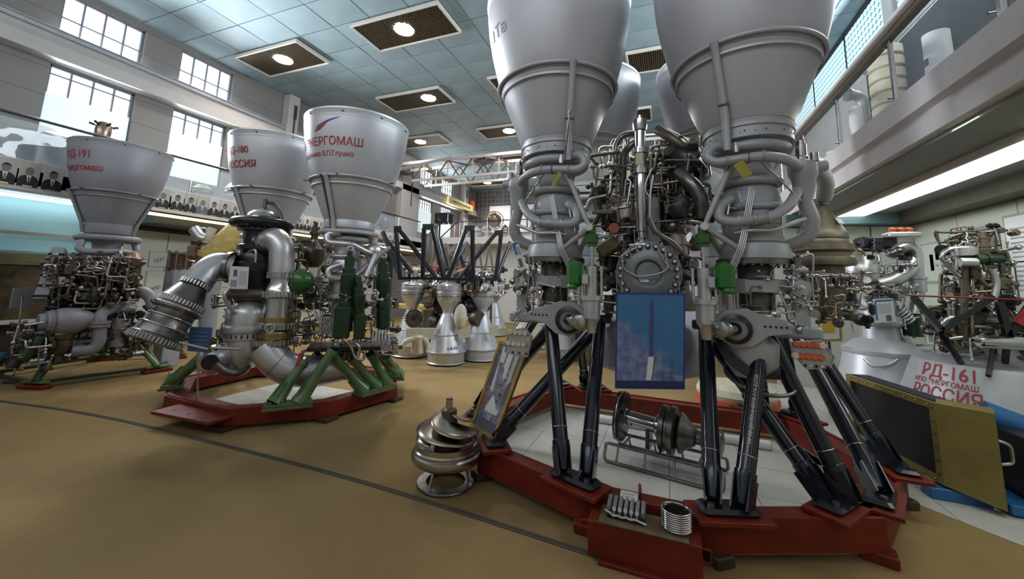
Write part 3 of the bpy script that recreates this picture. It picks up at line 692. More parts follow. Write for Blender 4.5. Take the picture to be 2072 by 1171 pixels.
    mb = MB().lathe([(0, 0), (.04, 0), (.05, .02), (.04, .05), (0, .05)], W(cl(1158, 585, .34)), n=14); mb.build('servo_boss', M['brightgreen'], gb)
    MB().bev(W(cl(1184, 565, .38)), (.05, .05, .09), .01).build('connector_box', M['silver'], parent)
    # gimbal: bellows, yoke ring and pins
    c = (ax[0], ax[1], 0)
    pr = [(.12, 1.955)]
    for k in range(9): z = 1.93-k*.014; pr += [(.142, z), (.128, z-.007)]
    pr += [(.14, 1.80), (.14, 1.76)]
    for k in range(12): z = 1.755-k*.014; pr += [(.142, z), (.128, z-.007)]
    pr += [(.13, 1.58), (.16, 1.57), (.16, 1.54), (.10, 1.54)]
    MB().lathe(pr, c, n=40, sharp=80).build('bellows', M['steel'], parent)
    mb = MB()
    for k in range(12):
        a0, a1 = k*math.pi/6, (k+1)*math.pi/6; 
        p, q = Vector((ax[0]+.20*math.cos(a0), ax[1]+.20*math.sin(a0), 1.78)), Vector((ax[0]+.20*math.cos(a1), ax[1]+.20*math.sin(a1), 1.78)); h = .07+.045*abs(math.sin(a0+math.pi/12)*math.cos(a0+math.pi/12))*2; mb.bar(p, q+(q-p)*.12, .05, h)
    yo = mb.build('gimbal_ring', g, parent)
    fwd = Vector((0, -1, 0)); side = Vector((-sx, 0, 0)); up_ = Vector((0, 0, 1))
    # lower yoke: wide plate with round eye facing inwards and its pin
    pc = W(Vector((.10, -.20, 1.46)))
    pl = [(-.28, -.02), (-.24, .07), (-.10, .10), (.02, .15), (.16, .13), (.26, .06), (.30, -.02), (.22, -.09), (.10, -.15), (-.02, -.13), (-.12, -.05)]
    MB().prism(pl, pc, (sx, 0, 0), (0, 0, 1), (0, -1, 0), .05).build('lower_yoke', g, parent)
    ey = pc+Vector((.10*sx, -.05, -.01))
    MB().lathe([(.115, 0), (.115, .03), (.085, .04), (.085, .0)], ey, fwd, 28).build('yoke_eye', M['blacksteel'], parent)
    MB().lathe([(0, 0), (.052, 0), (.052, .12), (.045, .125), (.045, .15), (.06, .155), (.06, .20), (.03, .21), (0, .21)], ey, fwd+Vector((.75*sx, 0, 0)), 20).build('yoke_pin', M['steel'], parent)
    for k in range(5): MB().cyl(pc+Vector((sx*(-.24+.035*k), -.05, .02)), pc+Vector((sx*(-.24+.035*k), -.056, .02)), .009, n=8).build('bolt', M['black'], parent)
    # outer trunnion arm
    ta = W(Vector((-.27, -.10, 1.62)))
    MB().prism([(-.05, -.13), (.05, -.13), (.045, .06), (.07, .10), (.07, .20), (0, .24), (-.07, .20), (-.07, .10), (-.045, .06)], ta, (sx, 0, 0), (0, 0, 1), (0, -1, 0), .05).build('trunnion_arm', g, parent)
    MB().lathe([(0, 0), (.065, 0), (.065, .02), (.045, .02), (.045, .05), (.03, .05), (.03, .06), (0, .06)], ta+Vector((0, -.05, .15)), fwd, 20).build('trunnion_nut', M['silver'], parent)
    MB().bev(W(Vector((-.24, -.1, 1.44))), (.30, .14, .09), .015).build('trunnion_base', g, parent)
    # cables bundled across the chamber
    cb = P([(1113, 400, .25), (1125, 470, .27), (1132, 506, .30), (1150, 545, .28)])
    for k in range(4): MB().pipe([p+Vector((.012*k*sx, -.006*k, .008*k)) for p in cb], .006, 6, bend=.05).build('cable', M['silver'], parent)
    MB().pipe(P([(1046, 455, .2), (1090, 472, .26), (1118, 470, .28), (1146, 474, .26)]), .016, 8, bend=.04).build('drain_line', M['silver'], parent)
    MB().pipe(P([(1052, 425, .15), (1078, 385, .28), (1100, 352, .34)]), .008, 6, bend=.04).build('sense_line', M['steel'], parent)
    MB().pipe(P([(1155, 405, .2), (1152, 425, .27), (1155, 440, .28)]), .008, 6).build('sense_line', M['silver'], parent)
    rg = cylregion((ax[0], ax[1]), .17, .30, 1.56, 1.95, math.radians(-170 if sx > 0 else -120), math.radians(-60 if sx > 0 else -10))
    plumbing(parent, rg, 10, .005, .010, [M['steel'], M['silver'], M['bronze']], seed=int(50+ax[0]*10), seglen=(.05, .16))
    rg2 = boxregion(ax[0]-.36 if sx > 0 else ax[0]+.16, ax[0]-.16 if sx > 0 else ax[0]+.36, ax[1]-.26, ax[1]-.05, 1.45, 2.05)
    fittings(parent, rg2, 16, [M['silver'], M['steel'], M['darksteel']], seed=int(20+ax[0]*10), smin=.018, smax=.045); plumbing(parent, rg2, 10, .005, .011, [M['steel'], M['silver']], seed=31)
    rg3 = cylregion((ax[0], ax[1]), .23, .30, 2.15, 2.5, math.radians(-160), math.radians(-20)); plumbing(parent, rg3, 4, .005, .008, [M['silver'], M['steel']], seed=int(77+ax[0]*10), seglen=(.06, .2))
front_gear(AXL, 1, eng); front_gear(AXR, -1, eng)
rod = MB().pipe([PY(1143, 315, 3.30), PY(1150, 255, 3.18), PY(1153, 228, 3.14)], .007, 6); rod.lathe([(0, 0), (.014, 0), (.014, .03), (0, .03)], PY(1153, 230, 3.14), n=8); rod.build('instrument_line', M['darksteel'], eng)
# rear chambers carry a simple strut and pipe set
for ax, sx in ((AXBL, 1), (AXBR, -1)):
    MB().pipe([(ax[0]+.25*sx, ax[1]-.1, 2.9), (ax[0]+.36*sx, ax[1]-.1, 2.7), (ax[0]+.3*sx, ax[1]-.15, 2.3)], .045, 10).build('inlet_pipe', M['greypaint'], eng)
    MB().lathe([(.13, 1.955), (.13, 1.5), (.2, 1.5), (.2, 1.42), (0, 1.42)], (ax[0], ax[1], 0), n=24).build('bellows', M['steel'], eng)
    MB().bev((ax[0], ax[1], 1.44), (.55, .35, .10), .02).build('lower_yoke', M['greypaint'], eng)
# turbopump column in the middle
tc = (-.12, 4.5, 0)
MB().lathe([(0, 1.2), (.30, 1.22), (.40, 1.35), (.42, 1.6), (.36, 1.75), (.36, 1.9), (.46, 1.95), (.46, 2.02), (.38, 2.05), (.34, 2.3), (.40, 2.36), (.40, 2.46), (.33, 2.5), (.33, 2.7), (.42, 2.76), (.42, 2.86), (.30, 2.92), (.26, 3.1), (.30, 3.13), (.30, 3.2), (.16, 3.26), (0, 3.28)], tc, n=48).build('turbopump_casing', M['castbrown'], eng)
mb = MB()
for z, R in ((1.985, .44), (2.41, .385), (2.81, .405), (3.16, .285)): mb.boltring((tc[0], tc[1], z-.06), R, 26, .014, .12)
mb.build('casing_bolts', M['darksteel'], eng, kind='stuff')
# shiny vertical valve column in front
c0 = PY(1299, 480, 3.85); zt = PY(1300, 236, 3.85).z; zb = c0.z
def zc(y): return PY(1300, y, 3.85).z
cc = (c0.x, c0.y, 0)
vc = MB().lathe([(0, zc(560)), (.03, zc(560)), (.035, zc(520)), (.05, zc(505)), (.05, zc(485)), (.038, zc(482)), (.038, zc(470)), (.052, zc(468)), (.052, zc(440)), (.058, zc(436)), (.058, zc(360)), (.050, zc(352)), (.050, zc(350))], cc, n=28).build('valve_column', M['chrome'], eng)
MB().lathe([(.05, zc(352)), (.075, zc(352)), (.075, zc(342)), (.055, zc(341)), (.055, zc(312)), (.075, zc(311)), (.075, zc(300)), (.05, zc(299)), (.05, zc(266)), (.062, zc(264)), (.068, zc(255)), (.068, zc(243)), (.03, zc(241)), (.03, zc(234)), (0, zc(234))], cc, n=28).build('column_head', M['chrome'], vc)
MB().bev((c0.x-.01, c0.y-.056, zc(324)), (.06, .006, .12), .002).build('rating_plate', mat('plate', (.55, .5, .32), .4), vc)
MB().boltring((c0.x, c0.y, zc(345)), .068, 10, .009, .02).build('column_bolts', M['darksteel'], vc, kind='stuff')
MB().boltring((c0.x, c0.y, zc(308)), .068, 10, .009, .02).build('column_bolts', M['darksteel'], vc, kind='stuff')
MB().lathe([(.115, zc(495)), (.115, zc(396)), (.10, zc(392)), (0, zc(392))], (c0.x+.05, c0.y+.2, 0), n=28).build('grey_cylinder', M['greypaint'], eng)
# round bolted cover
dc = PY(1312, 552, 3.78)
dv = MB().lathe([(0, 0), (.10, .0), (.12, .03), (.16, .035), (.20, .02), (.285, .02), (.285, -.05), (.27, -.06), (.27, -.22), (.18, -.34), (0, -.40)], dc, (0, -1, .05), 48).build('bolted_cover', mat('covergrey', (.21, .22, .225), .4, metal=.4, var=.15, vs=8), eng)
u_, v_, d_ = frame((0, -1, .05))
for k in range(22):
    t = 2*math.pi*(k+.5)/22; p = dc+(u_*math.cos(t)+v_*math.sin(t))*.245+d_*.02
    w_ = MB().cyl(p, p+d_*.022, .026, n=10).build('washer', M['blacksteel'], dv); MB().cyl(p+d_*.022, p+d_*.04, .016, n=6).build('cover_bolt', M['silver'], w_)
MB().cyl((c0.x, c0.y, zc(480)), (c0.x, c0.y-.04, dc.z+.02), .028, n=12).build('cover_stem', M['chrome'], eng)
for yy in (497, 570): MB().lathe([(0, -.11), (.018, -.11), (.018, -.06), (.035, -.055), (.035, .055), (.018, .06), (.018, .13), (0, .13)], (c0.x, c0.y-.05, zc(yy)), (1, 0, 0), 12).build('cross_fitting', M['silver'], eng)
for L, r in (([(1320, 340), (1308, 365), (1304, 385), (1316, 400), (1314, 440)], .008), ([(1322, 355), (1316, 390), (1315, 440), (1330, 470), (1365, 488), (1380, 505)], .011), ([(1313, 440), (1320, 465), (1345, 482), (1392, 520)], .018), ([(1255, 520), (1272, 508), (1290, 500)], .007), ([(1258, 525), (1262, 545), (1290, 560), (1330, 555), (1352, 545), (1345, 500)], .007), ([(1330, 500), (1345, 530), (1360, 545)], .006), ([(1240, 430), (1195, 430), (1250, 424), (1252, 450)], .016)):
    MB().pipe([PY(x, y, 3.72) for x, y in L], r, 8, bend=.04).build('branch_line', M['silver'] if r < .012 else M['bronze'], eng)
# large ducts around the column
DK = [([(1245, 335, 4.0), (1246, 290, 4.0), (1262, 272, 4.0), (1290, 270, 4.1)], .032, 'darksteel'), ([(1258, 385, 4.05), (1262, 310, 4.0), (1275, 295, 3.95), (1300, 280, 4.0)], .038, 'darksteel'),
      ([(1330, 262, 4.1), (1360, 280, 4.0), (1385, 300, 4.0), (1400, 315, 4.1)], .05, 'castbrown'), ([(1372, 350, 3.95), (1400, 370, 3.85), (1420, 400, 3.85), (1422, 440, 3.9)], .065, 'darksteel'),
      ([(1440, 360, 4.3), (1410, 395, 4.2), (1385, 420, 4.2)], .11, 'greypaint'), ([(1195, 400, 4.2), (1225, 360, 4.1), (1250, 340, 4.1)], .03, 'bronze'),
      ([(1195, 470, 4.1), (1215, 430, 4.05), (1212, 400, 4.0), (1200, 385, 4.0)], .025, 'darksteel'), ([(1350, 262, 4.1), (1395, 285, 4.0), (1420, 330, 3.95), (1430, 340, 4.0)], .012, 'steel'),
      ([(1400, 560, 3.9), (1370, 545, 3.95), (1350, 500, 4.0)], .04, 'bronze'), ([(1360, 430, 4.0), (1390, 445, 3.9), (1420, 450, 3.9)], .018, 'silver')]
for L, r, m in DK: MB().pipe([PY(*a) for a in L], r, 12, bend=.09).build('duct', M[m], eng)
# ribbed turbine housing and side bodies
th = PY(1385, 330, 4.15)
MB().lathe([(0, -.18), (.14, -.18), (.20, -.10), (.22, -.09), (.22, -.05), (.18, -.04), (.17, .06), (.22, .08), (.22, .12), (.13, .16), (.06, .26), (0, .26)], th, (-.5, -.7, .3), 32).build('turbine_housing', M['blacksteel'], eng)
MB().boltring(th, .205, 20, .012, .03, (-.5, -.7, .3)).build('housing_bolts', M['darksteel'], eng, kind='stuff')
th = PY(1385, 405, 3.95); MB().lathe([(0, 0), (.075, 0), (.075, .03), (.06, .035), (.085, .05), (.085, .10), (.07, .11), (.09, .13), (.09, .17), (.04, .2), (0, .2)], th, (-.4, -.5, -.75), 24).build('pressure_regulator', M['darksteel'], eng)
MB().bev(PY(1232, 500, 3.95), (.22, .16, .14), .02, M=Matrix.Rotation(-.6, 3, 'Y')).build('control_box', M['olive'], eng)
MB().lathe([(0, 0), (.05, 0), (.05, .03), (0, .03)], PY(1243, 462, 3.8), (0, -1, 0), 16).build('red_cap', mat('redcap', (.30, .10, .06), .6), eng)
plumbing(eng, boxregion(-.75, .45, 3.85, 4.25, 2.35, 3.1), 52, .007, .016, PIPEMATS+DARKMATS, seed=5)
plumbing(eng, boxregion(-.70, .40, 3.85, 4.1, 1.5, 2.4), 36, .005, .012, PIPEMATS+DARKMATS, seed=6)
fittings(eng, boxregion(-.65, .38, 3.95, 4.2, 1.45, 2.5), 40, [M['blacksteel'], M['castbrown']], seed=88, smin=.05, smax=.10)
plumbing(eng, boxregion(-.75, .45, 3.9, 4.6, 2.95, 3.35), 16, .008, .018, PIPEMATS, seed=16)
fittings(eng, boxregion(-.70, .45, 3.9, 4.25, 1.6, 3.15), 46, DARKMATS+[M['bronze'], M['steel']], seed=8, smin=.03, smax=.075)
# structure below: large grey bowl and smaller dishes
MB().lathe([(0, .86), (.30, .87), (.50, .92), (.58, .96), (.60, .98), (.62, 1.15), (.60, 1.35), (.50, 1.5), (.3, 1.6)], (-.16, 4.5, 0), n=56).build('thrust_bowl', M['nozzledull'], eng)
d = PY(1520, 735, 3.75)
MB().lathe([(0, -.12), (.12, -.10), (.19, 0), (.20, .16), (.12, .25), (0, .26)], d, n=32).build('lower_dome', M['nozzle'], eng)
MB().torus((d.x+.05, d.y, d.z-.1), .24, .014, (.12, -.35, 1), 40, 8).build('dish_rim', M['darksteel'], eng)
for k in range(7): MB().pipe([(d.x-.25+.015*k, d.y-.12-.01*k, d.z+.22-.02*k), (d.x-.22+.018*k, d.y-.18, d.z+.05), (d.x-.06+.015*k, d.y-.22, d.z-.07), (d.x+.15, d.y-.2, d.z-.06+.012*k)], .010, 6, bend=.08).build('harness_cable', M['black'], eng)
# ================================================================ its stand
OCT = [(-1.62, 3.45), (-.60, 3.07), (.28, 3.08), (1.33, 3.55), (1.85, 4.5), (1.45, 5.85), (-1.6, 5.95), (-2.1, 4.4)]
st = thing('engine_stand', 'red octagonal ring stand with glossy black legs under the four-nozzle engine', 'stand', (-.14, 4.5, 0))
ctr = Vector((-.14, 4.5, 0)); OI = [ctr+(Vector((*p, 0))-ctr)*.885 for p in OCT]; OO = [Vector((*p, 0)) for p in OCT]
z0, z1 = .07, .265
for i in range(8):
    a, b, c_, d_ = OO[i], OO[(i+1) % 8], OI[(i+1) % 8], OI[i]
    mb = MB(); mb.prism([(a.x, a.y), (b.x, b.y), (c_.x, c_.y), (d_.x, d_.y)], (0, 0, z0), (1, 0, 0), (0, 1, 0), (0, 0, 1), z1-z0)
    # raised flange strips along the beam top
    bm_ = mb.build('ring_beam', M['red'], st)
    q = [p+(q_-p)*t for p, q_, t in ((a, d_, .0), (b, c_, .0), (b, c_, .16), (a, d_, .16))]
    MB().prism([(p.x, p.y) for p in q], (0, 0, z1), (1, 0, 0), (0, 1, 0), (0, 0, 1), .012).build('beam_flange', M['red'], bm_)
    m_ = (a+b)/2; o_ = (m_-ctr).normalized()
    pd = a+(a-ctr).normalized()*.03
    pd = a+(ctr-a).normalized()*.06
    MB().bev((pd.x, pd.y, .035), (.20, .14, .07), .008, math.atan2(o_.y, o_.x)).build('floor_pad', M['red'] if i % 2 else M['darkbrown'], st)
    if i == 1: 
        for t in (.25, .55): pass
def tube_leg(bot, top, foot):
    bot, top = Vector(bot), Vector(top); d = (top-bot).normalized()
    lg = MB().cyl(bot+d*.20, top, .060, n=24).build('leg', M['legblue'], st)
    MB().lathe([(.028, 0), (.042, .01), (.068, .16), (.068, .205), (.060, .21)], bot, d, 20).build('leg_cone', M['legcone'], lg)
    MB().torus(bot+d*.30, .061, .004, d, 20, 6).build('leg_band', M['steel'], lg)
    u, v, _ = frame(d); mb = MB(); mb.bar(bot+u*.05-d*.03, bot+u*.055+d*.17, .010, .13); mb.bar(bot-u*.05-d*.03, bot-u*.055+d*.17, .010, .13); mb.build('clevis', M['legcone'], lg)
def node(x, y, Y): return PY(x, y, Y)
N1, N2, N3, N4 = Vector((-1.0, 3.62, 1.40)), Vector((-.60, 3.95, 1.40)), Vector((.33, 3.95, 1.40)), Vector((.71, 3.72, 1.41))
N5, N6 = Vector((1.22, 4.75, 1.32)), Vector((-1.52, 4.75, 1.32))
feet = {'B': (-.66, 3.13), 'C': (.35, 3.15), 'A': (-1.52, 3.56), 'A2': (-2.0, 4.22), 'D1': (1.08, 3.56), 'D2': (1.40, 3.80), 'E': (1.80, 4.5), 'F': (1.42, 5.72), 'F2': (1.0, 5.85), 'G': (-1.5, 5.8), 'G2': (-1.0, 5.88)}
for k, (x, y) in feet.items():
    a = math.atan2(y-ctr.y, x-ctr.x)+math.pi/2
    MB().bev((x, y, z1+.022), (.48, .26, .03), .004, a).build('foot_plate', M['red'], st)
    fp = MB().bev((x, y, z1+.058), (.38, .17, .045), .03, a).build('foot_shoe', M['black'], st)
    for s_ in (-1, 1):
        p = Vector((x, y, z1+.08))+Matrix.Rotation(a, 3, 'Z')@Vector((.12*s_, -.03, 0)); MB().cyl(p, p+Vector((0, 0, .02)), .022, n=6).build('anchor_bolt', M['darksteel'], fp)
ZF = z1+.09
def fpt(k, dx=0, dy=0): return (feet[k][0]+dx, feet[k][1]+dy, ZF)
for b, t in ((fpt('B', -.09), N1), (fpt('B', .09), N2), (fpt('A', .05), N2+Vector((0, .06, -.02))), (fpt('A2', .05), N1+Vector((0, .1, -.03))), (fpt('C', -.085), N3), (fpt('C', .085), N4), (fpt('D1', -.08), N3+Vector((0, .06, -.02))), (fpt('D1', .06), N4+Vector((.06, .08, -.02))), (fpt('D2'), N5), (fpt('E', -.05), N5+Vector((.1, .1, 0))),
             (fpt('F'), N5+Vector((0, .6, 0))), (fpt('F2'), Vector((.5, 5.3, 1.4))), (fpt('F2', .1), Vector((.95, 5.2, 1.4))), (fpt('G'), N6+Vector((0, .6, 0))), (fpt('G2'), Vector((-.8, 5.3, 1.4))), (fpt('G2', -.1), Vector((-1.1, 5.2, 1.4))), (fpt('A2', 0, .06), N6)):
    tube_leg(b, t, None)
for n_ in (N1, N2, N3, N4, N5, N6): MB().bev(n_+Vector((0, .03, .03)), (.22, .14, .08), .012).build('node_block', M['black'], st)
MB().torus(Vector((-.20, 3.16, z1+.05)), .035, .010, (1, .1, 0), 16, 8).build('lifting_eye', M['red'], st)
# long serial text running up one leg
b_, t_ = Vector(fpt('C', .085)), N4; d_ = (t_-b_).normalized(); n_ = (CAM-(b_+t_)/2); n_ = (n_-d_*n_.dot(d_)).normalized()
flattext('00-05-20-П716-0010-116-22320', .034, b_+d_*.62+n_*.0615+d_.cross(n_)*.012-d_*0, d_, n_.cross(d_), M['paper'], 'serial_number', st, sx=1.1)
# low white half-pipe behind the ring floor
# ================================================================ twin-nozzle engine (middle left)
def std_nozzle(ax, dz, parent, m, tabs=True):
    c = (ax[0], ax[1], dz)
    prof = NZ+[(.556, 3.636), (.560, 3.645), (.556, 3.655), (.562, 3.665), (.570, 3.69)]+NZ2+[(.742, 4.57), (.742, 4.595), (.722, 4.595)]+[(r-.018, z) for r, z in reversed(NZ+NZ2)]
    nz = MB().lathe(prof, c, n=72).build('nozzle', m, parent)
    mb = MB().torus((ax[0], ax[1], 3.69+dz), .592, .017, n=72, m=10); mb.build('stiffening_ring', m, nz)
    mb = MB(); band(c, .557, 3.60, .02, mb, 64); mb.build('weld_band', m, nz)
    mb = MB(); band(c, .728, 4.50, .008, mb, 64); mb.build('rim_seam', m, nz)
    for k in range(9):
        a = k*2*math.pi/9+.3; p = Vector((ax[0]+.742*math.cos(a), ax[1]+.742*math.sin(a), 4.53+dz)); MB().ball(p, .012, 8).build('rim_stud', M['black'], nz)
    for k in range(5):
        a = k*2*math.pi/5+.1; d = Vector((math.cos(a), math.sin(a), 0)); p = Vector((ax[0], ax[1], 3.69+dz))+d*.60; MB().cyl(p, p+d*.07, .010, n=8).build('lug', M['bronze'], nz)
    return nz
def feed(ax, dz, ang, parent, m, r=.028):
    pts = [Vector((ax[0]+(q+.032)*math.cos(ang), ax[1]+(q+.032)*math.sin(ang), z+dz)) for q, z in ((.32, 2.95), (.345, 3.06), (.36, 3.14), (.395, 3.23), (.458, 3.39), (.515, 3.53), (.552, 3.63), (.60, 3.69))]
    return MB().tube(pts, r, 10).build('feed_pipe', m, parent)
R180 = rfun_of([(r, z-.56) for r, z in NZ2])
A8, B8 = (-4.29, 4.44), (-6.25, 4.66)
e8 = thing('rocket_engine', 'twin-nozzle silver rocket engine with red lettering on green legs', 'rocket engine', (-5.2, 4.5, .5))
nA = std_nozzle(A8, -.56, e8, M['nozzle2']); nB = std_nozzle(B8, -.54, e8, M['nozzle2'])
fa, fb = facecam(A8), facecam(B8)
wraptext('НПО ЭНЕРГОМАШ', .155, A8, R180, fa-.80, 3.515, M['redpaint'], 'red_lettering', nA, .88)
wraptext('имени академика В.П.Глушко', .095, A8, R180, fa-.92, 3.375, M['redpaint'], 'red_lettering', nA, .82)
# company swoosh above the lettering
def decal(ax, rf, phi, z, poly, m, name, parent, off=.005):
    vs = []; 
    for u, v in poly: rr = rf(z+v)+off; a = phi+u/.7; vs.append((ax[0]+rr*math.cos(a), ax[1]+rr*math.sin(a), z+v))
    return MB().add(vs, [tuple(range(len(vs)))]).build(name, m, parent)
up_c = [(-.11+.22*t, .0+.13*t**1.0+.025*math.sin(math.pi*t)) for t in [k/10 for k in range(11)]]
lo_c = [(-.11+.22*t, .0+.13*t**1.0-.035*math.sin(math.pi*t)) for t in [k/10 for k in range(11)]]
n_ = len(up_c)
for nm_, m_, A_, B_ in (('red_swoosh', M['redpaint'], up_c, lo_c),):
    for k in range(n_-1): pass
def strip_decal(ax, rf, phi, z, A_, B_, m, name, parent):
    vs = []; fs = []
    for (u, v), (u2, v2) in zip(A_, B_):
        for uu, vv in ((u, v), (u2, v2)): rr = rf(z+vv)+.005; a = phi+uu/.7; vs.append((ax[0]+rr*math.cos(a), ax[1]+rr*math.sin(a), z+vv))
    for k in range(len(A_)-1): fs.append((2*k, 2*k+1, 2*k+3, 2*k+2))
    return MB().add(vs, fs).build(name, m, parent)
strip_decal(A8, R180, fa-.72, 3.70, up_c, lo_c, M['redpaint'], 'red_swoosh', nA)
bu = [(-.13+.40*t, .04+.16*t**.75+.012*math.sin(math.pi*t)) for t in [k/12 for k in range(13)]]; bl = [(-.13+.40*t, .04+.16*t**.75-.012*math.sin(math.pi*t)) for t in [k/12 for k in range(13)]]
strip_decal(A8, R180, fa-.70, 3.69, bu, bl, M['bluepaint'], 'blue_swoosh', nA)
wraptext('РД-180', .155, B8, R180, fb-.94, 3.66, M['redpaint'], 'red_lettering', nB, .9)
wraptext('РОССИЯ', .155, B8, R180, fb-.88, 3.44, M['redpaint'], 'red_lettering', nB, .9)
for ax, ang, dz in ((A8, fa-.62, -.56), (B8, fb-1.05, -.54)):
    f_ = feed(ax, dz, ang, e8, M['nozzle2']); f2 = feed(ax, dz, ang-.12, e8, M['darksteel'], .014)
    c = (ax[0], ax[1], 0)
    MB().lathe([(.30, 2.42), (.35, 2.46), (.355, 2.55), (.345, 2.57)], c, n=48).build('collar', M['nozzle2'], e8)
    MB().lathe([(.1, 2.37), (.40, 2.37), (.415, 2.385), (.415, 2.41), (.40, 2.425), (.3, 2.425)], c, n=56).build('disc_flange', M['nozzle2'], e8)
    MB().torus((ax[0], ax[1], 2.31), .27, .045, n=40, m=10).build('coolant_manifold', M['nozzle2'], e8)
    MB().lathe([(.26, 2.37), (.20, 2.28), (.17, 2.2), (.165, 2.12), (.19, 2.03), (.21, 1.96), (.215, 1.78), (.23, 1.76), (.23, 1.70), (.215, 1.69), (.215, 1.55), (.25, 1.53), (.25, 1.48), (.12, 1.46), (.15, 1.3), (.15, 1.1), (.2, 1.08), (.2, 1.02), (0, 1.0)], c, n=40).build('combustion_chamber', M['silver'], e8)
    for z in (2.06, 1.84): MB().torus((ax[0], ax[1], z), .215, .035, n=36, m=8).build('chamber_manifold', M['silver'], e8)
D8 = lambda x, y, D: PD(x, y, D)
def pip(parent, L, r, m, name='pipe', bend=None, seg=12): return MB().pipe([PD(*a) for a in L], r, seg, bend=bend or r*2.2).build(name, M[m], parent)
# pipes at the front chamber
pip(e8, [(690, 470, 5.86), (662, 473, 5.9), (662, 490, 5.86), (712, 494, 5.78), (738, 508, 5.9), (755, 515, 6.0)], .042, 'silver', 'inlet_pipe', .06)
pip(e8, [(690, 535, 5.92), (664, 544, 5.92), (664, 562, 5.9), (700, 565, 5.85), (725, 555, 5.95), (745, 535, 6.0)], .040, 'silver', 'loop_pipe', .06)
MB().lathe([(0, .22), (.05, .22), (.05, .14), (.08, .12), (.11, .08), (.12, 0), (.10, -.06), (.07, -.16), (.06, -.3), (0, -.3)], PD(756, 512, 6.05), n=20).build('main_valve', M['silver'], e8)
pip(e8, [(756, 530, 6.05), (752, 560, 6.0), (740, 575, 6.0)], .05, 'silver', 'elbow')
pip(e8, [(748, 540, 5.9), (775, 510, 5.85), (790, 500, 5.85)], .03, 'greypaint', 'strut'); pip(e8, [(740, 560, 5.8), (760, 515, 5.9)], .04, 'silver', 'bellows_pipe')
# green actuators
def actuator(x, y0, y1, D, r, m='darkgreen'):
    a, b = PD(x[0], y0, D), PD(x[1], y1, D); L = (b-a).length
    MB().lathe([(0, 0), (r*.35, 0), (r*.35, L*.06), (r*.62, L*.08), (r*.62, L*.2), (r*.8, L*.22), (r*.8, L*.28), (r, L*.3), (r, L*.44), (r*.9, L*.46), (r*.9, L*.62), (r*1.05, L*.64), (r*1.05, L*.70), (r*.92, L*.72), (r*.92, L*.98), (r*.6, L), (0, L)], a, b-a, 20).build('actuator', M[m], e8)
    return a
actuator((709, 698), 508, 672, 5.72, .105); actuator((777, 775), 522, 665, 5.85, .105); actuator((727, 727), 560, 684, 5.62, .075)
MB().bev(PD(692, 652, 5.6), (.20, .16, .40), .02, .8).build('actuator_box', M['darkgreen'], e8)
MB().bev(PD(728, 660, 5.55), (.14, .14, .32), .02, .8).build('actuator_box', M['darkgreen'], e8)
for x, y, D in ((709, 504, 5.72), (777, 518, 5.85)): MB().torus(PD(x, y, D), .035, .014, (.6, -.7, 0), 14, 6).build('actuator_eye', M['silver'], e8)
pip(e8, [(777, 518, 5.85), (765, 528, 5.95), (748, 545, 6.0)], .02, 'silver', 'strut')
b = PD(611, 570, 6.0); MB().ball(b, .15, 28, 1.15).build('green_sphere', M['green'], e8); MB().torus(b, .151, .008, (0, 0, 1), 28, 6).build('sphere_seam', M['green'], e8)
MB().lathe([(0, -.2), (.10, -.19), (.15, -.12), (.165, -.02), (.15, .08), (.08, .16), (.05, .2), (.05, .30), (.075, .31), (.075, .34), (.055, .35), (.055, .42), (.03, .43), (.03, .5), (0, .5)], PD(633, 515, 6.7), n=28).build('brown_flask', M['castbrown'], e8)
# pump dome stack at the left
dm = PD(532, 449, 6.5)
MB().ball((dm.x, dm.y, dm.z+.01), .215, 28, .85, lo=0).build('pump_dome', M['steel'], e8)
MB().cyl(dm+Vector((0, 0, .17)), dm+Vector((0, 0, .33)), .03, n=12).build('dome_stem', M['darksteel'], e8)
MB().pipe([dm+Vector((0, 0, .28)), PD(556, 411, 6.5), PD(566, 428, 6.45), PD(571, 447, 6.4), PD(582, 458, 6.4), PD(584, 480, 6.4)], .028, 10, bend=.06).build('vent_pipe', M['castbrown'], e8)
MB().torus(dm-Vector((0, 0, .03)), .33, .065, n=44, m=12).build('ring_duct', M['blacksteel'], e8)
MB().lathe([(.27, -.06), (.29, -.1), (.29, -.14), (.22, -.15), (.21, -.32), (.27, -.34), (.27, -.40), (.20, -.42), (.24, -.5), (.24, -.56), (.30, -.58), (.31, -.72), (.27, -.80), (.27, -1.0), (.2, -1.05), (0, -1.05)], dm, n=36).build('pump_body', M['blacksteel'], e8)
MB().boltring(dm-Vector((0, 0, .12)), .28, 24, .012, .03).build('pump_bolts', M['darksteel'], e8, kind='stuff')
MB().bev(PD(533, 443, 6.25), (.13, .05, .09), .01, .8).build('name_box', M['black'], e8)
# tall elbow and its duct column
f0 = PD(541, 489, 6.35)
MB().pipe([f0, PD(556, 479, 6.2), PD(571, 500, 6.12), PD(569, 553, 6.1)], .155, 20, bend=.22, k=10).build('oxidizer_elbow', M['silver'], e8)
MB().lathe([(.15, -.02), (.19, -.02), (.19, .03), (.15, .03)], f0, PD(556, 479, 6.2)-f0, 28).build('elbow_flange', M['darksteel'], e8)
cz = lambda y: PD(568, y, 6.1).z
cb = PD(568, 600, 6.1); c = (cb.x, cb.y, 0)
dk = MB().lathe([(.15, cz(552)), (.185, cz(552)), (.185, cz(562)), (.165, cz(563)), (.165, cz(572)), (.2, cz(584)), (.215, cz(590)), (.215, cz(600)), (.19, cz(603)), (.19, cz(622)), (.205, cz(636)), (.205, cz(650)), (.225, cz(654)), (.225, cz(664)), (.19, cz(668)), (.20, cz(682)), (.26, cz(686)), (.26, cz(694)), (.1, cz(696))], c, n=40).build('duct_column', M['steel'], e8)
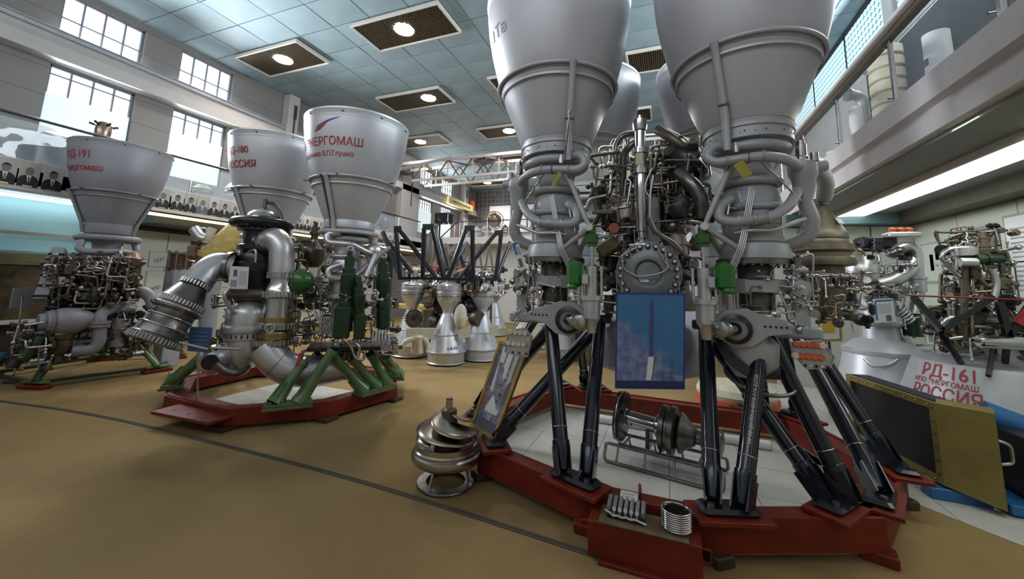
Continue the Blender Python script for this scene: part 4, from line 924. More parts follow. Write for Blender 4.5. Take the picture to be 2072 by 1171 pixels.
for y, R, n in ((557, .18, 26), (595, .212, 30), (658, .222, 30), (690, .255, 34)): MB().boltring((c[0], c[1], cz(y)-.04), R, n, .011, .08).build('flange_bolts', M['chrome'], dk, kind='stuff')
MB().torus(PD(547, 664, 5.85), .05, .012, (.7, -.7, 0), 18, 6).build('gauge_ring', M['chrome'], dk)
for y in (645, 676): MB().lathe([(.206, -.03), (.209, -.03), (.209, .03), (.206, .03)], (c[0], c[1], cz(y)), n=36).build('brass_band', M['brass'], dk)
# silver vertical casing left of it
bz = lambda y: PD(499, y, 6.3).z
bb = PD(499, 660, 6.3); c = (bb.x, bb.y, 0)
sc = MB().lathe([(.10, bz(605)), (.16, bz(612)), (.22, bz(622)), (.245, bz(632)), (.245, bz(655)), (.27, bz(659)), (.275, bz(664)), (.27, bz(669)), (.235, bz(671)), (.235, bz(684)), (.21, bz(686)), (.215, bz(700)), (.20, bz(725)), (.15, bz(742)), (0, bz(748))], c, n=40).build('pump_casing', M['silver'], e8)
MB().boltring((c[0], c[1], bz(681)), .225, 24, .014, .05).build('casing_bolts', M['blacksteel'], sc, kind='stuff')
pip(e8, [(456, 596, 6.2), (545, 596, 6.15)], .078, 'castbrown', 'cross_pipe'); pip(e8, [(470, 575, 6.05), (452, 596, 6.0), (462, 620, 6.05), (474, 633, 6.1)], .022, 'silver', 'sense_line')
# big lower volute elbow
MB().pipe([PD(538, 702, 6.05), PD(552, 722, 6.0), PD(580, 748, 5.95), PD(640, 752, 5.95), PD(690, 740, 6.0)], .20, 20, bend=.3, k=9).build('volute_elbow', M['silver'], e8)
for x, y in ((560, 730), (590, 747), (622, 751), (655, 748)):
    p = PD(x, y, 5.97); MB().torus(p, .203, .004, (PD(x+12, y+(8 if x < 580 else 1), 5.97)-p), 28, 5).build('weld_seam', M['darksteel'], e8)
lb_ = PD(435, 727, 6.3); MB().ball(lb_, .185, 24).build('accumulator', M['silver'], e8); MB().lathe([(.09, 0), (.09, .04), (0, .04)], lb_-Vector((-.10, .11, 0)), (.7, -.75, 0), 20).build('accumulator_port', M['blacksteel'], e8)
pip(e8, [(436, 735, 6.1), (452, 750, 6.1), (478, 756, 6.1), (497, 748, 6.15), (500, 735, 6.2)], .05, 'darksteel', 'drain_pipe')
# left elbow and the long tilted duct
MB().pipe([PD(468, 541, 6.4), PD(440, 535, 6.4), PD(414, 552, 6.35), PD(396, 578, 6.25)], .165, 20, bend=.25, k=9).build('left_elbow', M['silver'], e8)
MB().lathe([(.16, -.02), (.205, -.02), (.205, .03), (.16, .03)], PD(466, 541, 6.4), (.8, .5, 0), 28).build('elbow_flange', M['darksteel'], e8)
p0, p1 = PD(397, 572, 6.25), PD(308, 694, 6.12); d = (p1-p0); L = d.length
td = MB().lathe([(0, 0), (0.155, 0), (0.155, .03*L), (0.134, .04*L), (0.143, .07*L), (0.160, .09*L), (0.223, .30*L), (0.239, .32*L), (0.244, .40*L), (0.265, .42*L), (0.265, .48*L), (0.235, .5*L), (0.223, .52*L), (0.223, .60*L), (0.214, .62*L), (0.227, .74*L), (0.239, .76*L), (0.239, .80*L), (0.248, .88*L), (0.269, .90*L), (0.269, 1.0*L), (0.244, L), (0.235, .9*L), (0, .9*L)], p0, d, 48).build('tilted_turbine_duct', M['darksteel'], e8)
for q, R, n in ((.02, .152, 26), (.36, .24, 40), (.95, .267, 44)): MB().boltring(p0+d*(q-.03), R, n, .014, .07*L, d).build('flange_bolts', M['steel'], td, kind='stuff')
for q, R in ((.45, .267), (.61, .221), (.755, .242)): MB().torus(p0+d*q, R, .012, d, 48, 6).build('duct_band', M['chrome'], td)
MB().cyl(PD(352, 690, 6.0), PD(420, 706, 6.0), .014, n=8).build('brace_rod', M['silver'], e8); MB().cyl(PD(426, 703, 5.95), PD(486, 706, 6.0), .016, n=8).build('brace_rod', M['silver'], e8)
# harness around the pumps
cy8 = cylregion((-5.15, 4.4), .25, .75, .8, 2.3)
plumbing(e8, cy8, 60, .008, .022, PIPEMATS+[M['blacksteel']], seed=9); fittings(e8, cy8, 44, DARKMATS+[M['steel'], M['bronze']], seed=10, smin=.04, smax=.10)
def rgl(x0, x1, y0, y1, D0, D1):
    def rg(R, p):
        if p is None: return PD(R.uniform(x0, x1), R.uniform(y0, y1), R.uniform(D0, D1))
        d = p-CAM; w_ = d.dot(_f); x = CX+FPX*d.dot(_r)/w_; y = CY-FPX*d.dot(_u)/w_; D = math.hypot(p.x, p.y); return x0 <= x <= x1 and y0 <= y <= y1 and D0-.1 <= D <= D1+.1
    return rg
plumbing(e8, rgl(640, 800, 560, 720, 5.6, 6.3), 46, .006, .015, PIPEMATS, seed=12, seglen=(.06, .22)); plumbing(e8, rgl(590, 700, 600, 730, 5.8, 6.4), 26, .006, .014, PIPEMATS, seed=13, seglen=(.06, .22))
fittings(e8, rgl(600, 800, 560, 725, 5.75, 6.4), 40, DARKMATS+[M['steel'], M['silver']], seed=14, smin=.03, smax=.08)
fittings(e8, rgl(430, 560, 600, 740, 6.2, 6.7), 26, DARKMATS+[M['steel']], seed=15, smin=.04, smax=.09); plumbing(e8, rgl(420, 600, 560, 740, 6.1, 6.6), 26, .006, .016, PIPEMATS, seed=17)
for k in range(9): MB().cyl(PD(634+k*5.2, 625+k*1.5, 5.75), PD(652+k*5.5, 672+k*1.2, 5.7), .009, n=6).build('tube_rack_line', M['silver'], e8)
for k in range(6):  # looped hoses on the right
    MB().pipe([PD(756+k*6, 668, 5.75), PD(752+k*7, 690, 5.7), PD(757+k*7, 712, 5.72), PD(768+k*4, 704, 5.75), PD(770+k*4, 676, 5.8)], .011, 6, bend=.06).build('looped_hose', M['silver'], e8)
for L in ([(668, 688), (690, 680), (710, 700), (718, 725), (735, 730), (738, 715)], [(715, 690), (730, 705), (722, 725)]): MB().pipe([PD(x, y, 5.55) for x, y in L], .018, 8, bend=.06).build('looped_hose', M['steel'], e8)
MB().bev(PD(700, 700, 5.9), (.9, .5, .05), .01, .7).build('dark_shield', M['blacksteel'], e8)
# ================================================================ its stand
O8 = [(-5.98, 3.30), (-4.72, 3.24), (-3.92, 3.97), (-3.71, 5.04), (-4.45, 5.85), (-5.9, 5.9), (-6.9, 5.1), (-6.85, 3.9)]
s8 = thing('engine_stand', 'red welded frame stand with green bolted legs under the twin-nozzle engine', 'stand', (-5.3, 4.55, 0))
c8 = Vector((-5.3, 4.55, 0)); oo = [Vector((*p, 0)) for p in O8]; oi = [c8+(p-c8)*.83 for p in oo]
for i in range(8):
    a, b, q, p = oo[i], oo[(i+1) % 8], oi[(i+1) % 8], oi[i]
    bm_ = MB().prism([(a.x, a.y), (b.x, b.y), (q.x, q.y), (p.x, p.y)], (0, 0, .045), (1, 0, 0), (0, 1, 0), (0, 0, 1), .165).build('frame_beam', M['red'], s8)
    mm = a+(b-a)*.1; nn = a+(b-a)*.9; 
    MB().prism([((a+(p-a)*.1).x, (a+(p-a)*.1).y), ((b+(q-b)*.1).x, (b+(q-b)*.1).y), ((b+(q-b)*.3).x, (b+(q-b)*.3).y), ((a+(p-a)*.3).x, (a+(p-a)*.3).y)], (0, 0, .21), (1, 0, 0), (0, 1, 0), (0, 0, 1), .012).build('frame_flange', M['red'], bm_)
    MB().box((a.x*.97+c8.x*.03, a.y*.97+c8.y*.03, .022), (.2, .2, .045)).build('floor_pad', M['darkbrown'], s8)
tb = MB().bev((-5.12, 3.14, .15), (.95, .30, .035), .006, .05).build('step_plate', M['red'], s8)
for k in range(3): MB().cyl((-5.4+k*.28, 3.1, .167), (-5.4+k*.28, 3.1, .171), .022, n=10).build('plate_hole', M['dark'], tb)
def gfoot(x, y, rz, w_=.52):
    fp = MB().bev((x, y, .235), (w_, .24, .03), .005, rz).build('foot_plate', M['olive'], s8); MB().bev((x, y, .265), (w_*.96, .19, .04), .005, rz).build('foot_shoe', M['leggreen'], s8)
    for k in range(4):
        for s_ in (-1, 1):
            p = Vector((x, y, .28))+Matrix.Rotation(rz, 3, 'Z')@Vector(((-.36+.24*k)*w_, .07*s_, 0)); MB().cyl(p, p+Vector((0, 0, .03)), .018, n=6).build('anchor_bolt', M['leggreen'], fp)
def gleg(b, t):
    b, t = Vector(b), Vector(t); d = (t-b).normalized(); lg = MB().cyl(b+d*.2, t, .058, n=18).build('leg', M['leggreen'], s8)
    MB().lathe([(.105, 0), (.10, .02), (.062, .16), (.058, .22)], b, d, 16).build('leg_socket', M['leggreen'], lg)
    u, v, _ = frame(d); mb = MB()
    for s_ in (-1, 1): mb.bar(b+u*.05*s_, b+u*.02*s_+d*.24, .012, .15)
    mb.build('leg_gusset', M['leggreen'], lg)
    MB().lathe([(.062, -.03), (.068, -.03), (.068, .03), (.062, .03)], t, d, 16).build('leg_cap', M['leggreen'], lg)
gfoot(-4.20, 3.62, .85); gfoot(-3.76, 4.62, 1.4, .6); gfoot(-4.02, 5.42, 2.2); gfoot(-6.35, 3.58, -.6); gfoot(-6.85, 5.0, 1.5)
for b, t in (((-4.30, 3.52, .27), PD(612, 735, 5.75)), ((-4.12, 3.70, .27), PD(671, 712, 5.6)), ((-3.80, 4.42, .27), PD(673, 716, 5.7)), ((-3.76, 4.62, .27), PD(716, 728, 5.75)), ((-3.73, 4.80, .27), PD(751, 718, 5.9)), ((-3.98, 5.35, .27), PD(756, 708, 6.2)), ((-4.05, 5.45, .27), PD(782, 722, 6.3)), ((-6.28, 3.54, .27), PD(415, 720, 6.6)), ((-6.4, 3.62, .27), PD(440, 690, 7.0)), ((-6.85, 4.9, .27), (-6.3, 4.7, .95)), ((-6.85, 5.1, .27), (-6.1, 4.9, .95))): gleg(b, t)
MB().cyl(PD(603, 740, 5.7), PD(610, 715, 5.75), .03, n=10).build('red_pin', M['redpaint'], s8)
# ================================================================ left single-nozzle engine
A1 = (-9.70, 4.07)
e1 = thing('rocket_engine', 'single-nozzle grey rocket engine with red lettering at the far left', 'rocket engine', (*A1, .3))
n1 = std_nozzle(A1, -.50, e1, M['nozzledull']); f1 = facecam(A1)
R191 = rfun_of([(r, z-.50) for r, z in NZ2])
wraptext('РД-191', .19, A1, R191, f1-.93, 3.72, M['redpaint'], 'red_lettering', n1, .8)
wraptext('Энергомаш', .155, A1, R191, f1-.86, 3.50, M['redpaint'], 'red_lettering', n1, .8)
feed(A1, -.50, f1-1.35, e1, M['nozzledull'], .03); feed(A1, -.5, f1+1.1, e1, M['nozzledull'], .03)
c = (A1[0], A1[1], 0)
MB().lathe([(.28, 2.44), (.335, 2.44), (.35, 2.5), (.345, 2.62)], c, n=48).build('collar', M['nozzledull'], e1)
MB().torus((A1[0], A1[1], 2.36), .40, .06, n=44, m=10).build('coolant_manifold', M['nozzledull'], e1)
MB().lathe([(.27, 2.45), (.22, 2.3), (.2, 2.2), (.24, 2.05), (.26, 1.9), (.26, 1.5), (.32, 1.46), (.32, 1.38), (.2, 1.35), (.2, .9), (0, .88)], c, n=36).build('combustion_chamber', M['nozzledull'], e1)
D1 = 9.7
pip(e1, [(165, 488, 10.2), (158, 503, 10.1), (175, 510, 10.0), (255, 510, 10.1), (280, 518, 10.3)], .06, 'nozzledull', 'inlet_pipe', .12)
pip(e1, [(272, 490, 10.5), (278, 508, 10.4), (270, 522, 10.4)], .06, 'nozzledull', 'side_pipe', .1)
MB().lathe([(0, .13), (.10, .10), (.17, 0), (.17, -.10), (.14, -.15), (0, -.15)], PD(268, 524, 10.0), n=24).build('copper_dome', M['copper'], e1)
pip(e1, [(246, 500, 10.0), (243, 510, 9.9), (250, 524, 9.9)], .022, 'steel', 'vent_pipe'); pip(e1, [(215, 545, 9.6), (228, 534, 9.6), (285, 535, 9.7)], .045, 'castbrown', 'ring_duct')
MB().lathe([(0, .2), (.13, .2), (.13, -.25), (0, -.25)], PD(265, 556, 9.95), n=20).build('grey_canister', M['darksteel'], e1)
# grey boxed cable tray on the left slope
MB().bar(PD(122, 505, 9.9), PD(84, 608, 9.55), .15, .18).build('cable_tray', M['nozzledull'], e1)
for k in range(5): MB().bar(PD(118-k*8, 518+k*21, 9.83-k*.07), PD(117-k*8, 520.5+k*21, 9.82-k*.07), .18, .21).build('tray_clip', M['blacksteel'], e1)
sp_ = PD(183, 600, 9.6); MB().ball(sp_, .17, 24, .85).build('green_sphere', M['darkgreen'], e1); MB().ball(PD(128, 600, 9.7), .12, 18, .9).build('green_sphere', M['darkgreen'], e1)
# pump: grey volute with flange, lower elbow pipes
v0, v1 = PD(96, 652, 9.45), PD(190, 645, 9.55); d = (v1-v0); L = d.length
vo = MB().lathe([(0, -.10), (.13, -.10), (.14, -.07), (.14, -.03), (.175, -.02), (.175, .02), (.19, .03), (.19, .08), (.205, .10), (.215, .2), (.20, .32), (.13, .45), (.09, .52), (.09, L), (0, L)], v0, d, 40).build('pump_volute', M['nozzledull'], e1)
MB().boltring(v0+d.normalized()*.045, .185, 30, .010, .03, d).build('volute_bolts', M['black'], vo, kind='stuff')
MB().boltring(v0-d.normalized()*.035, .135, 20, .012, .03, d).build('volute_bolts', M['silver'], vo, kind='stuff')
pip(e1, [(272, 620, 9.7), (222, 624, 9.6), (202, 636, 9.5), (201, 692, 9.45), (186, 708, 9.45), (146, 710, 9.45)], .088, 'nozzledull', 'outlet_pipe', .2, 16)
jn = PD(202, 655, 9.47); MB().lathe([(.09, -.05), (.13, -.045), (.13, -.01), (.11, 0), (.13, .01), (.13, .045), (.09, .05)], jn, n=28).build('pipe_flange', M['nozzledull'], e1); MB().boltring(jn-Vector((0, 0, .065)), .118, 18, .010, .12).build('flange_bolts', M['copper'], e1, kind='stuff')
MB().lathe([(0, .26), (.125, .25), (.13, .17), (.15, .16), (.15, .09), (.13, .07), (.145, -.06), (.11, -.14), (.07, -.16), (.07, -.26), (0, -.26)], PD(121, 696, 9.5), n=28).build('pump_inlet', M['castbrown'], e1)
MB().lathe([(.127, -.02), (.14, -.02), (.14, .05), (.127, .05)], PD(121, 678, 9.5), n=28).build('polished_band', M['chrome'], e1)
pip(e1, [(262, 592, 9.9), (290, 590, 9.75), (306, 600, 9.7), (312, 620, 9.65), (330, 640, 9.6)], .10, 'nozzledull', 'side_elbow', .2, 16)
MB().lathe([(0, .22), (.15, .20), (.155, -.02), (.14, -.05), (.14, -.26), (.11, -.30), (0, -.30)], PD(238, 668, 9.75), n=28).build('gas_generator', M['nozzledull'], e1); MB().torus(PD(238, 664, 9.75), .155, .012, n=28, m=6).build('generator_band', M['brass'], e1)
MB().lathe([(0, .14), (.11, .14), (.14, .08), (.14, -.1), (.11, -.14), (0, -.14)], PD(265, 592, 9.85), (.6, .2, .1), 24).build('side_housing', M['castbrown'], e1)
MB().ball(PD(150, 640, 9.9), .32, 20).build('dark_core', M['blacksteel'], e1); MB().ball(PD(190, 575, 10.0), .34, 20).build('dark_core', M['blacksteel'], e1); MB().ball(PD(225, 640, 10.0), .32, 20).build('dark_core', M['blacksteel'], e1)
rg1 = rgl(85, 285, 515, 625, 9.45, 9.95)
plumbing(e1, rg1, 110, .008, .022, PIPEMATS+[M['bronze'], M['blacksteel'], M['silver']], seed=21, seglen=(.08, .3)); fittings(e1, rg1, 110, DARKMATS+[M['bronze'], M['steel']], seed=22, smin=.03, smax=.075)
for k in range(10): MB().torus(PD(135+k*13, 526+(k % 3)*10, 9.5), .06+.01*(k % 3), .011, (.8*(k % 2)+.3, -.6, .3*(k % 3)), 16, 6).build('looped_hose', PIPEMATS[k % 5], e1)
rg4 = rgl(120, 300, 620, 725, 9.6, 10.0); plumbing(e1, rg4, 40, .008, .018, DARKMATS+[M['steel']], seed=26); fittings(e1, rg4, 50, DARKMATS, seed=27, smin=.03, smax=.07)
# long sloping actuator to the left foot
MB().cyl(PD(98, 660, 9.45), PD(22, 742, 9.3), .085, .075, 16).build('actuator', M['blacksteel'], e1); MB().cyl(PD(92, 672, 9.4), PD(40, 730, 9.3), .10, .09, 14).build('actuator', M['darkgreen'], e1)
plumbing(e1, rgl(15, 110, 650, 750, 9.2, 9.5), 22, .008, .016, PIPEMATS, seed=23); fittings(e1, rgl(20, 110, 650, 745, 9.25, 9.5), 24, DARKMATS+[M['bronze']], seed=28, smin=.025, smax=.05)
fittings(e1, rgl(245, 292, 655, 725, 9.5, 9.8), 26, DARKMATS+[M['bronze'], M['silver']], seed=24, smin=.03, smax=.06)
s1 = thing('engine_stand', 'low green tubular stand with red pads under the far left engine', 'stand', (-9.5, 3.9, 0))
S1 = [(-8.78, 3.14), (-8.50, 4.52), (-9.6, 5.5), (-10.45, 4.6), (-10.1, 3.05)]
for i in range(5):
    a, b = Vector((*S1[i], .09)), Vector((*S1[(i+1) % 5], .09)); MB().bar(a, b, .07, .045).build('base_rail', M['darkgreen'], s1)
    rz = .3+i*1.25; MB().bev((a.x, a.y, .03), (.42, .14, .06), .008, rz).build('red_pad', M['red'], s1); MB().bev((a.x, a.y, .10), (.36, .11, .03), .006, rz).build('foot_shoe', M['leggreen'], s1)
    for s_ in (-.12, .12):
        t = Vector((A1[0]+(a.x-A1[0])*.5+s_, A1[1]+(a.y-A1[1])*.5-s_, .75)); MB().cyl((a.x+s_*.5, a.y-s_*.25, .11), t, .042, n=14).build('leg', M['leggreen'] if i == 1 else M['darkgreen'], s1)
# ================================================================ cluster engine in the middle distance
cl_ = thing('rocket_engine', 'cluster engine of silver bell nozzles pointing down in the middle distance', 'rocket engine', (-4.7, 8.3, 0))
def bell(parent, x, y, m='silver', s=1.0, z0=.03):
    pr = [(.375, 0), (.405, .0), (.405, .015), (.39, .03), (.40, .21), (.43, .225), (.43, .245), (.395, .25), (.37, .32), (.325, .48), (.295, .57), (.30, .575), (.30, .59), (.28, .60), (.235, .74), (.185, .88), (.135, 1.0), (.118, 1.05), (.125, 1.10), (.17, 1.18), (.235, 1.28), (.262, 1.36), (.268, 1.44), (.275, 1.45), (.275, 1.48), (.268, 1.49), (.268, 1.53), (.275, 1.54), (.275, 1.57), (.262, 1.58), (.262, 1.62), (.19, 1.68), (.08, 1.70), (.08, 1.86), (.10, 1.87), (.10, 1.95), (0, 1.95)]
    b = MB().lathe([(r*s, z0+z*s) for r, z in pr], (x, y, 0), n=48).build('bell_nozzle', M[m], parent)
    MB().bev((x-.02, y-.24*s, z0+1.62*s), (.10, .08, .08), .015).build('mount_lug', M[m], b)
    MB().lathe([(.27*s, -.01), (.278*s, -.01), (.278*s, .01), (.27*s, .01)], (x, y, z0+1.40*s), n=40).build('weld_band', M['steel'], b)
    return b
b0 = bell(cl_, -4.45, 7.68); bell(cl_, -5.62, 8.0); bell(cl_, -3.98, 8.42, 'nozzle2'); bell(cl_, -5.1, 8.9, 'nozzle2')
ph = facecam((-4.45, 7.68)); wraptext('+N5', .14, (-4.45, 7.68), lambda z: .37, ph+.35, .30, M['print'], 'black_marking', b0)
rgc = boxregion(-5.9, -3.7, 8.0, 8.8, 1.45, 2.0)
plumbing(cl_, rgc, 70, .012, .035, PIPEMATS+[M['cream'], M['blacksteel']], seed=41, seglen=(.1, .4)); fittings(cl_, rgc, 70, DARKMATS+[M['bronze'], M['cream'], M['steel']], seed=42, smin=.05, smax=.13)
rgc2 = boxregion(-5.4, -4.0, 8.15, 8.7, .6, 1.5); fittings(cl_, rgc2, 34, DARKMATS, seed=43, smin=.08, smax=.18); plumbing(cl_, rgc2, 26, .015, .03, PIPEMATS, seed=44)
MB().lathe([(0, 1.0), (.5, 1.02), (.5, 1.5), (.3, 1.7), (0, 1.75)], (-4.8, 8.55, 0), n=32).build('pump_core', M['blacksteel'], cl_)
# toothed turbine
tw = PD(838, 644, 8.6); dr = Vector((.45, -.9, 0)).normalized()
tu = MB().lathe([(0, 0), (.05, 0), (.05, .04), (.13, .05), (.14, .02), (.17, .02), (.17, -.05), (.15, -.08), (.15, -.3), (0, -.3)], tw, dr, 32).build('turbine_wheel', M['castbrown'], cl_)
u, v, _ = frame(dr)
for k in range(24):
    t = 2*math.pi*k/24; p = tw+(u*math.cos(t)+v*math.sin(t))*.178; MB().box(p, (.03, .05, .03), rz=t).build('turbine_tooth', M['bronze'], tu)
tw = PD(972, 645, 9.1)
MB().lathe([(0, 0), (.16, 0), (.18, -.05), (.18, -.2), (.12, -.3), (0, -.3)], tw, (.9, -.4, 0), 28).build('turbine_wheel', M['castbrown'], cl_)
# cream brackets
for x0, x1, y, D in ((822, 878, 675, 8.35), (927, 952, 672, 8.6), (990, 1010, 668, 8.9)): MB().bar(PD(x0, y, D), PD(x1, y, D), .05, .22).build('bracket_plate', M['cream'], cl_)
MB().bev(PD(846, 697, 8.35), (.22, .2, .38), .03).build('bracket_box', M['cream'], cl_)
for L in ([(838, 685), (820, 690), (812, 705)], [(856, 685), (864, 692), (866, 706)]): MB().pipe([PD(x, y, 8.3) for x, y in L], .05, 12, bend=.12).build('cream_elbow', M['cream'], cl_)
MB().ball(PD(932, 640, 8.6), .14, 18, 1.9).build('wrapped_tank', M['cream'], cl_)
# black trestle frames above
tr = thing('trestle_frame', 'black zigzag tubular truss frame on top of the cluster engine', 'frame', (-4.8, 8.2, 1.75))
def strut(a, b, D, D2, r=.05, nm='truss_bar', m='black'): return MB().cyl(PD(*a, D), PD(*b, D2), r, n=12).build(nm, M[m], tr)
for a, b, D, D2 in (((801, 464), (809, 562), 9.0, 9.0), ((808, 464), (884, 564), 9.0, 8.8), ((858, 461), (855, 564), 8.6, 8.7), ((875, 460), (898, 564), 8.6, 8.6), ((943, 462), (906, 564), 8.6, 8.6), ((956, 464), (957, 566), 8.6, 8.7), ((1004, 471), (929, 562), 9.1, 8.8), ((1014, 474), (1002, 566), 9.1, 9.1),
                  ((775, 469), (810, 562), 9.6, 9.2), ((780, 480), (834, 552), 9.7, 9.3), ((1032, 490), (1004, 562), 9.7, 9.3), ((890, 484), (906, 545), 10.2, 9.8), ((945, 490), (908, 550), 10.2, 9.8), ((925, 500), (945, 560), 10.3, 9.9)): strut(a, b, D, D2)
for x0, x1, y, D in ((797, 812, 463, 9.0), (855, 878, 459, 8.6), (940, 960, 462, 8.6), (1001, 1018, 471, 9.1)): MB().bar(PD(x0, y, D), PD(x1, y, D), .10, .12).build('apex_plate', M['black'], tr)
MB().bar(PD(806, 563, 9.0), PD(860, 563, 8.8), .05, .06).build('base_rail', M['black'], tr); MB().bar(PD(926, 565, 8.8), PD(1004, 565, 9.0), .05, .06).build('base_rail', M['black'], tr); MB().bar(PD(860, 563, 8.8), PD(926, 565, 8.8), .05, .06).build('base_rail', M['black'], tr)
# second, paler truss behind
t2 = thing('trestle_frame', 'slim grey truss frame standing behind the black one', 'frame', (-5.2, 11, 0))
for k in range(6):
    x = 880+k*22; MB().cyl(PD(x, 492, 11.8), PD(x-14, 580, 11.8), .03, n=8).build('truss_bar', M['railbrown'], t2); MB().cyl(PD(x, 492, 11.8), PD(x+12, 580, 11.8), .03, n=8).build('truss_bar', M['railbrown'], t2)
for y in (540, 580): MB().bar(PD(862, y, 11.8), PD(1004, y, 11.8), .05).build('base_rail', M['railbrown'], t2)
for x in (870, 995): MB().cyl(PD(x, 580, 11.8), Vector((PD(x, 580, 11.8).x, PD(x, 580, 11.8).y, 0)), .04, n=8).build('truss_post', M['railbrown'], t2)
# exhibits in the far middle behind the cluster
def small_engine(label, x, y, s, m, seed, cat='rocket engine', up=False):
    t = thing('rocket_engine', label, cat, (x, y, 0))
    bell(t, x, y, m, s); rg = cylregion((x, y), .15*s, .5*s, 1.3*s, 2.2*s)
    plumbing(t, rg, 18, .015, .03, PIPEMATS+[M['cream']], seed=seed, seglen=(.1, .35)); fittings(t, rg, 16, DARKMATS+[M['steel'], M['cream']], seed=seed+1, smin=.06, smax=.14); return t
small_engine('pale bell engine standing right behind the cluster engine', -3.55, 10.6, 1.1, 'cream', 51)
small_engine('dark piped engine standing left behind the cluster engine', -7.0, 10.2, 1.0, 'silver', 53)
small_engine('grey bell engine far behind the middle of the truss frames', -5.4, 12.4, 1.0, 'nozzle2', 55)
small_engine('small silver bell engine beside the left leg of the big stand', -2.3, 9.6, .95, 'nozzle', 57)
for k, (x, y, w_, h, lab) in enumerate(((-2.5, 11.2, .8, 1.3, 'tall olive green crate behind the cluster engine'), (-1.45, 9.3, .6, 1.15, 'olive green crate behind the left leg of the big stand'))):
    t = thing('crate', lab, 'crate', (x, y, 0)); MB().bev((x, y, h/2), (w_, .6, h), .01).build('body', M['olive'], t); MB().bev((x, y, h+.03), (w_+.06, .66, .06), .01).build('lid', M['olive'], t)
    for q in (-.3, .3): MB().bev((x+q*w_, y-.31, h*.5), (.05, .03, h), .005).build('batten', M['olive'], t)
t = thing('low_table', 'long pale yellow table edge behind the cluster engine', 'table', (-6.6, 9.1, 0)); MB().bev((-6.6, 9.1, 1.05), (1.6, .4, .12), .01).build('table_top', M['yellowcover'], t)
for dx in (-.7, .7): MB().box((-6.6+dx, 9.1, .5), (.06, .4, 1.0)).build('leg', M['railbrown'], t)
for k in range(3):
    p = PD(838+k*52, 555-k*3, 10.4); t = thing('red_case', ['small red instrument case left on the cluster engine', 'small red instrument case in the middle behind the trusses', 'small red instrument case at right behind the trusses'][k], 'case', p)
    MB().bev(p+Vector((0, 0, .1)), (.3, .25, .2), .02).build('case_body', mat('redcase', (.35, .06, .03), .5), t); MB().bar(p+Vector((-.08, 0, .24)), p+Vector((.08, 0, .24)), .025).build('case_handle', M['black'], t)
# ================================================================ engine with yellow cover behind the twin engine
ye = thing('rocket_engine', 'small engine under a yellow wrapped cylinder behind the twin-nozzle engine', 'rocket engine', (-7.3, 4.9, 0))
a, b = PD(418, 532, 8.9), PD(488, 466, 9.1); d = b-a
MB().lathe([(0, 0), (.22, 0), (.24, .05), (.24, d.length-.04), (.21, d.length), (0, d.length)], a, d, 28).build('wrapped_cylinder', M['yellowcover'], ye)
MB().lathe([(0, 0), (.2, .02), (.3, .12), (.32, .3), (.25, .45), (0, .5)], PD(420, 540, 9.0), d, 24).build('wrapped_base', M['yellowcover'], ye)
MB().pipe([PD(392, 462, 9.0), PD(405, 480, 8.95), PD(418, 484, 8.9)], .09, 14).build('intake_pipe', M['silver'], ye); MB().pipe([PD(430, 463, 8.95), PD(420, 482, 8.9), PD(415, 492, 8.9)], .07, 12).build('intake_pipe', M['cream'], ye)
rgy = rgl(390, 480, 462, 560, 8.9, 9.3); plumbing(ye, rgy, 24, .015, .03, [M['bronze'], M['brass'], M['steel']], seed=61); fittings(ye, rgy, 18, DARKMATS+[M['brass'], M['copper']], seed=62, smin=.06, smax=.13)
pb = PD(430, 600, 9.1); MB().cyl((pb.x, pb.y, 0), (pb.x, pb.y, 1.9), .12, n=16).build('support_post', M['greypaint'], ye); MB().bev((pb.x, pb.y, .03), (.7, .7, .06), .01).build('support_base', M['greypaint'], ye)
t = thing('turbine_cage', 'small copper coloured cage drum on a grey pedestal by the left wall', 'turbine part', (-9.0, 4.9, 0))
q = PD(364, 528, 10.2)
MB().lathe([(0, -.16), (.20, -.16), (.20, -.12), (.15, -.11), (.15, .11), (.20, .12), (.20, .16), (0, .16)], q, n=24).build('drum', M['castbrown'], t)
for k in range(8): aa = k*math.pi/4; MB().cyl(q+Vector((.19*math.cos(aa), .19*math.sin(aa), -.2)), q+Vector((.19*math.cos(aa), .19*math.sin(aa), .2)), .018, n=6).build('cage_rod', M['copper'], t)
MB().bev((q.x, q.y, (q.z-.16)/2), (.3, .3, q.z-.16), .01).build('pedestal', M['greypaint'], t)
MB().pipe([q+Vector((.2, 0, .03)), q+Vector((.45, .1, -.05)), q+Vector((.6, .2, -.12))], .02, 8).build('outlet_tube', M['copper'], t)
# ================================================================ crane bridge
cr = thing('crane_bridge', 'light steel lattice crane bridge spanning the hall under the ceiling', 'crane', (-4, 14.5, 6.0))
for y, zt_, zb_ in ((14.2, 6.98, 6.15), (15.2, 6.98, 6.15)):
    MB().bar((-11.6, y, zt_), (4.0, y, zt_), .10, .12).build('top_chord', M['fascia'], cr)
    MB().bar((-10.4, y, zb_), (4.0, y, zb_+.1), .08, .10).build('bottom_chord', M['fascia'], cr)
    for k in range(12):
        x = -10.4+k*1.2; MB().bar((x, y, zb_), (x+.6, y, zt_), .045).build('lattice_bar', M['railbrown'], cr); MB().bar((x+.6, y, zt_), (x+1.2, y, zb_), .045).build('lattice_bar', M['railbrown'], cr); MB().bar((x+.6, y, zt_), (x+.6, y, zb_), .035).build('lattice_bar', M['fascia'], cr)
for k in range(8): MB().bar((-10.8+k*1.9, 14.2, 6.98), (-10.0+k*1.9, 15.2, 6.98), .05).build('cross_tie', M['railbrown'], cr)
MB().bar((-11.3, 13.9, 6.6), (-8.3, 13.95, 6.95), .06, .12).build('walkway_rail', M['lampframe'], cr)
MB().bev((-11.5, 14.5, 6.93), (.5, 1.9, .22), .03).build('end_carriage', M['railbrown'], cr)
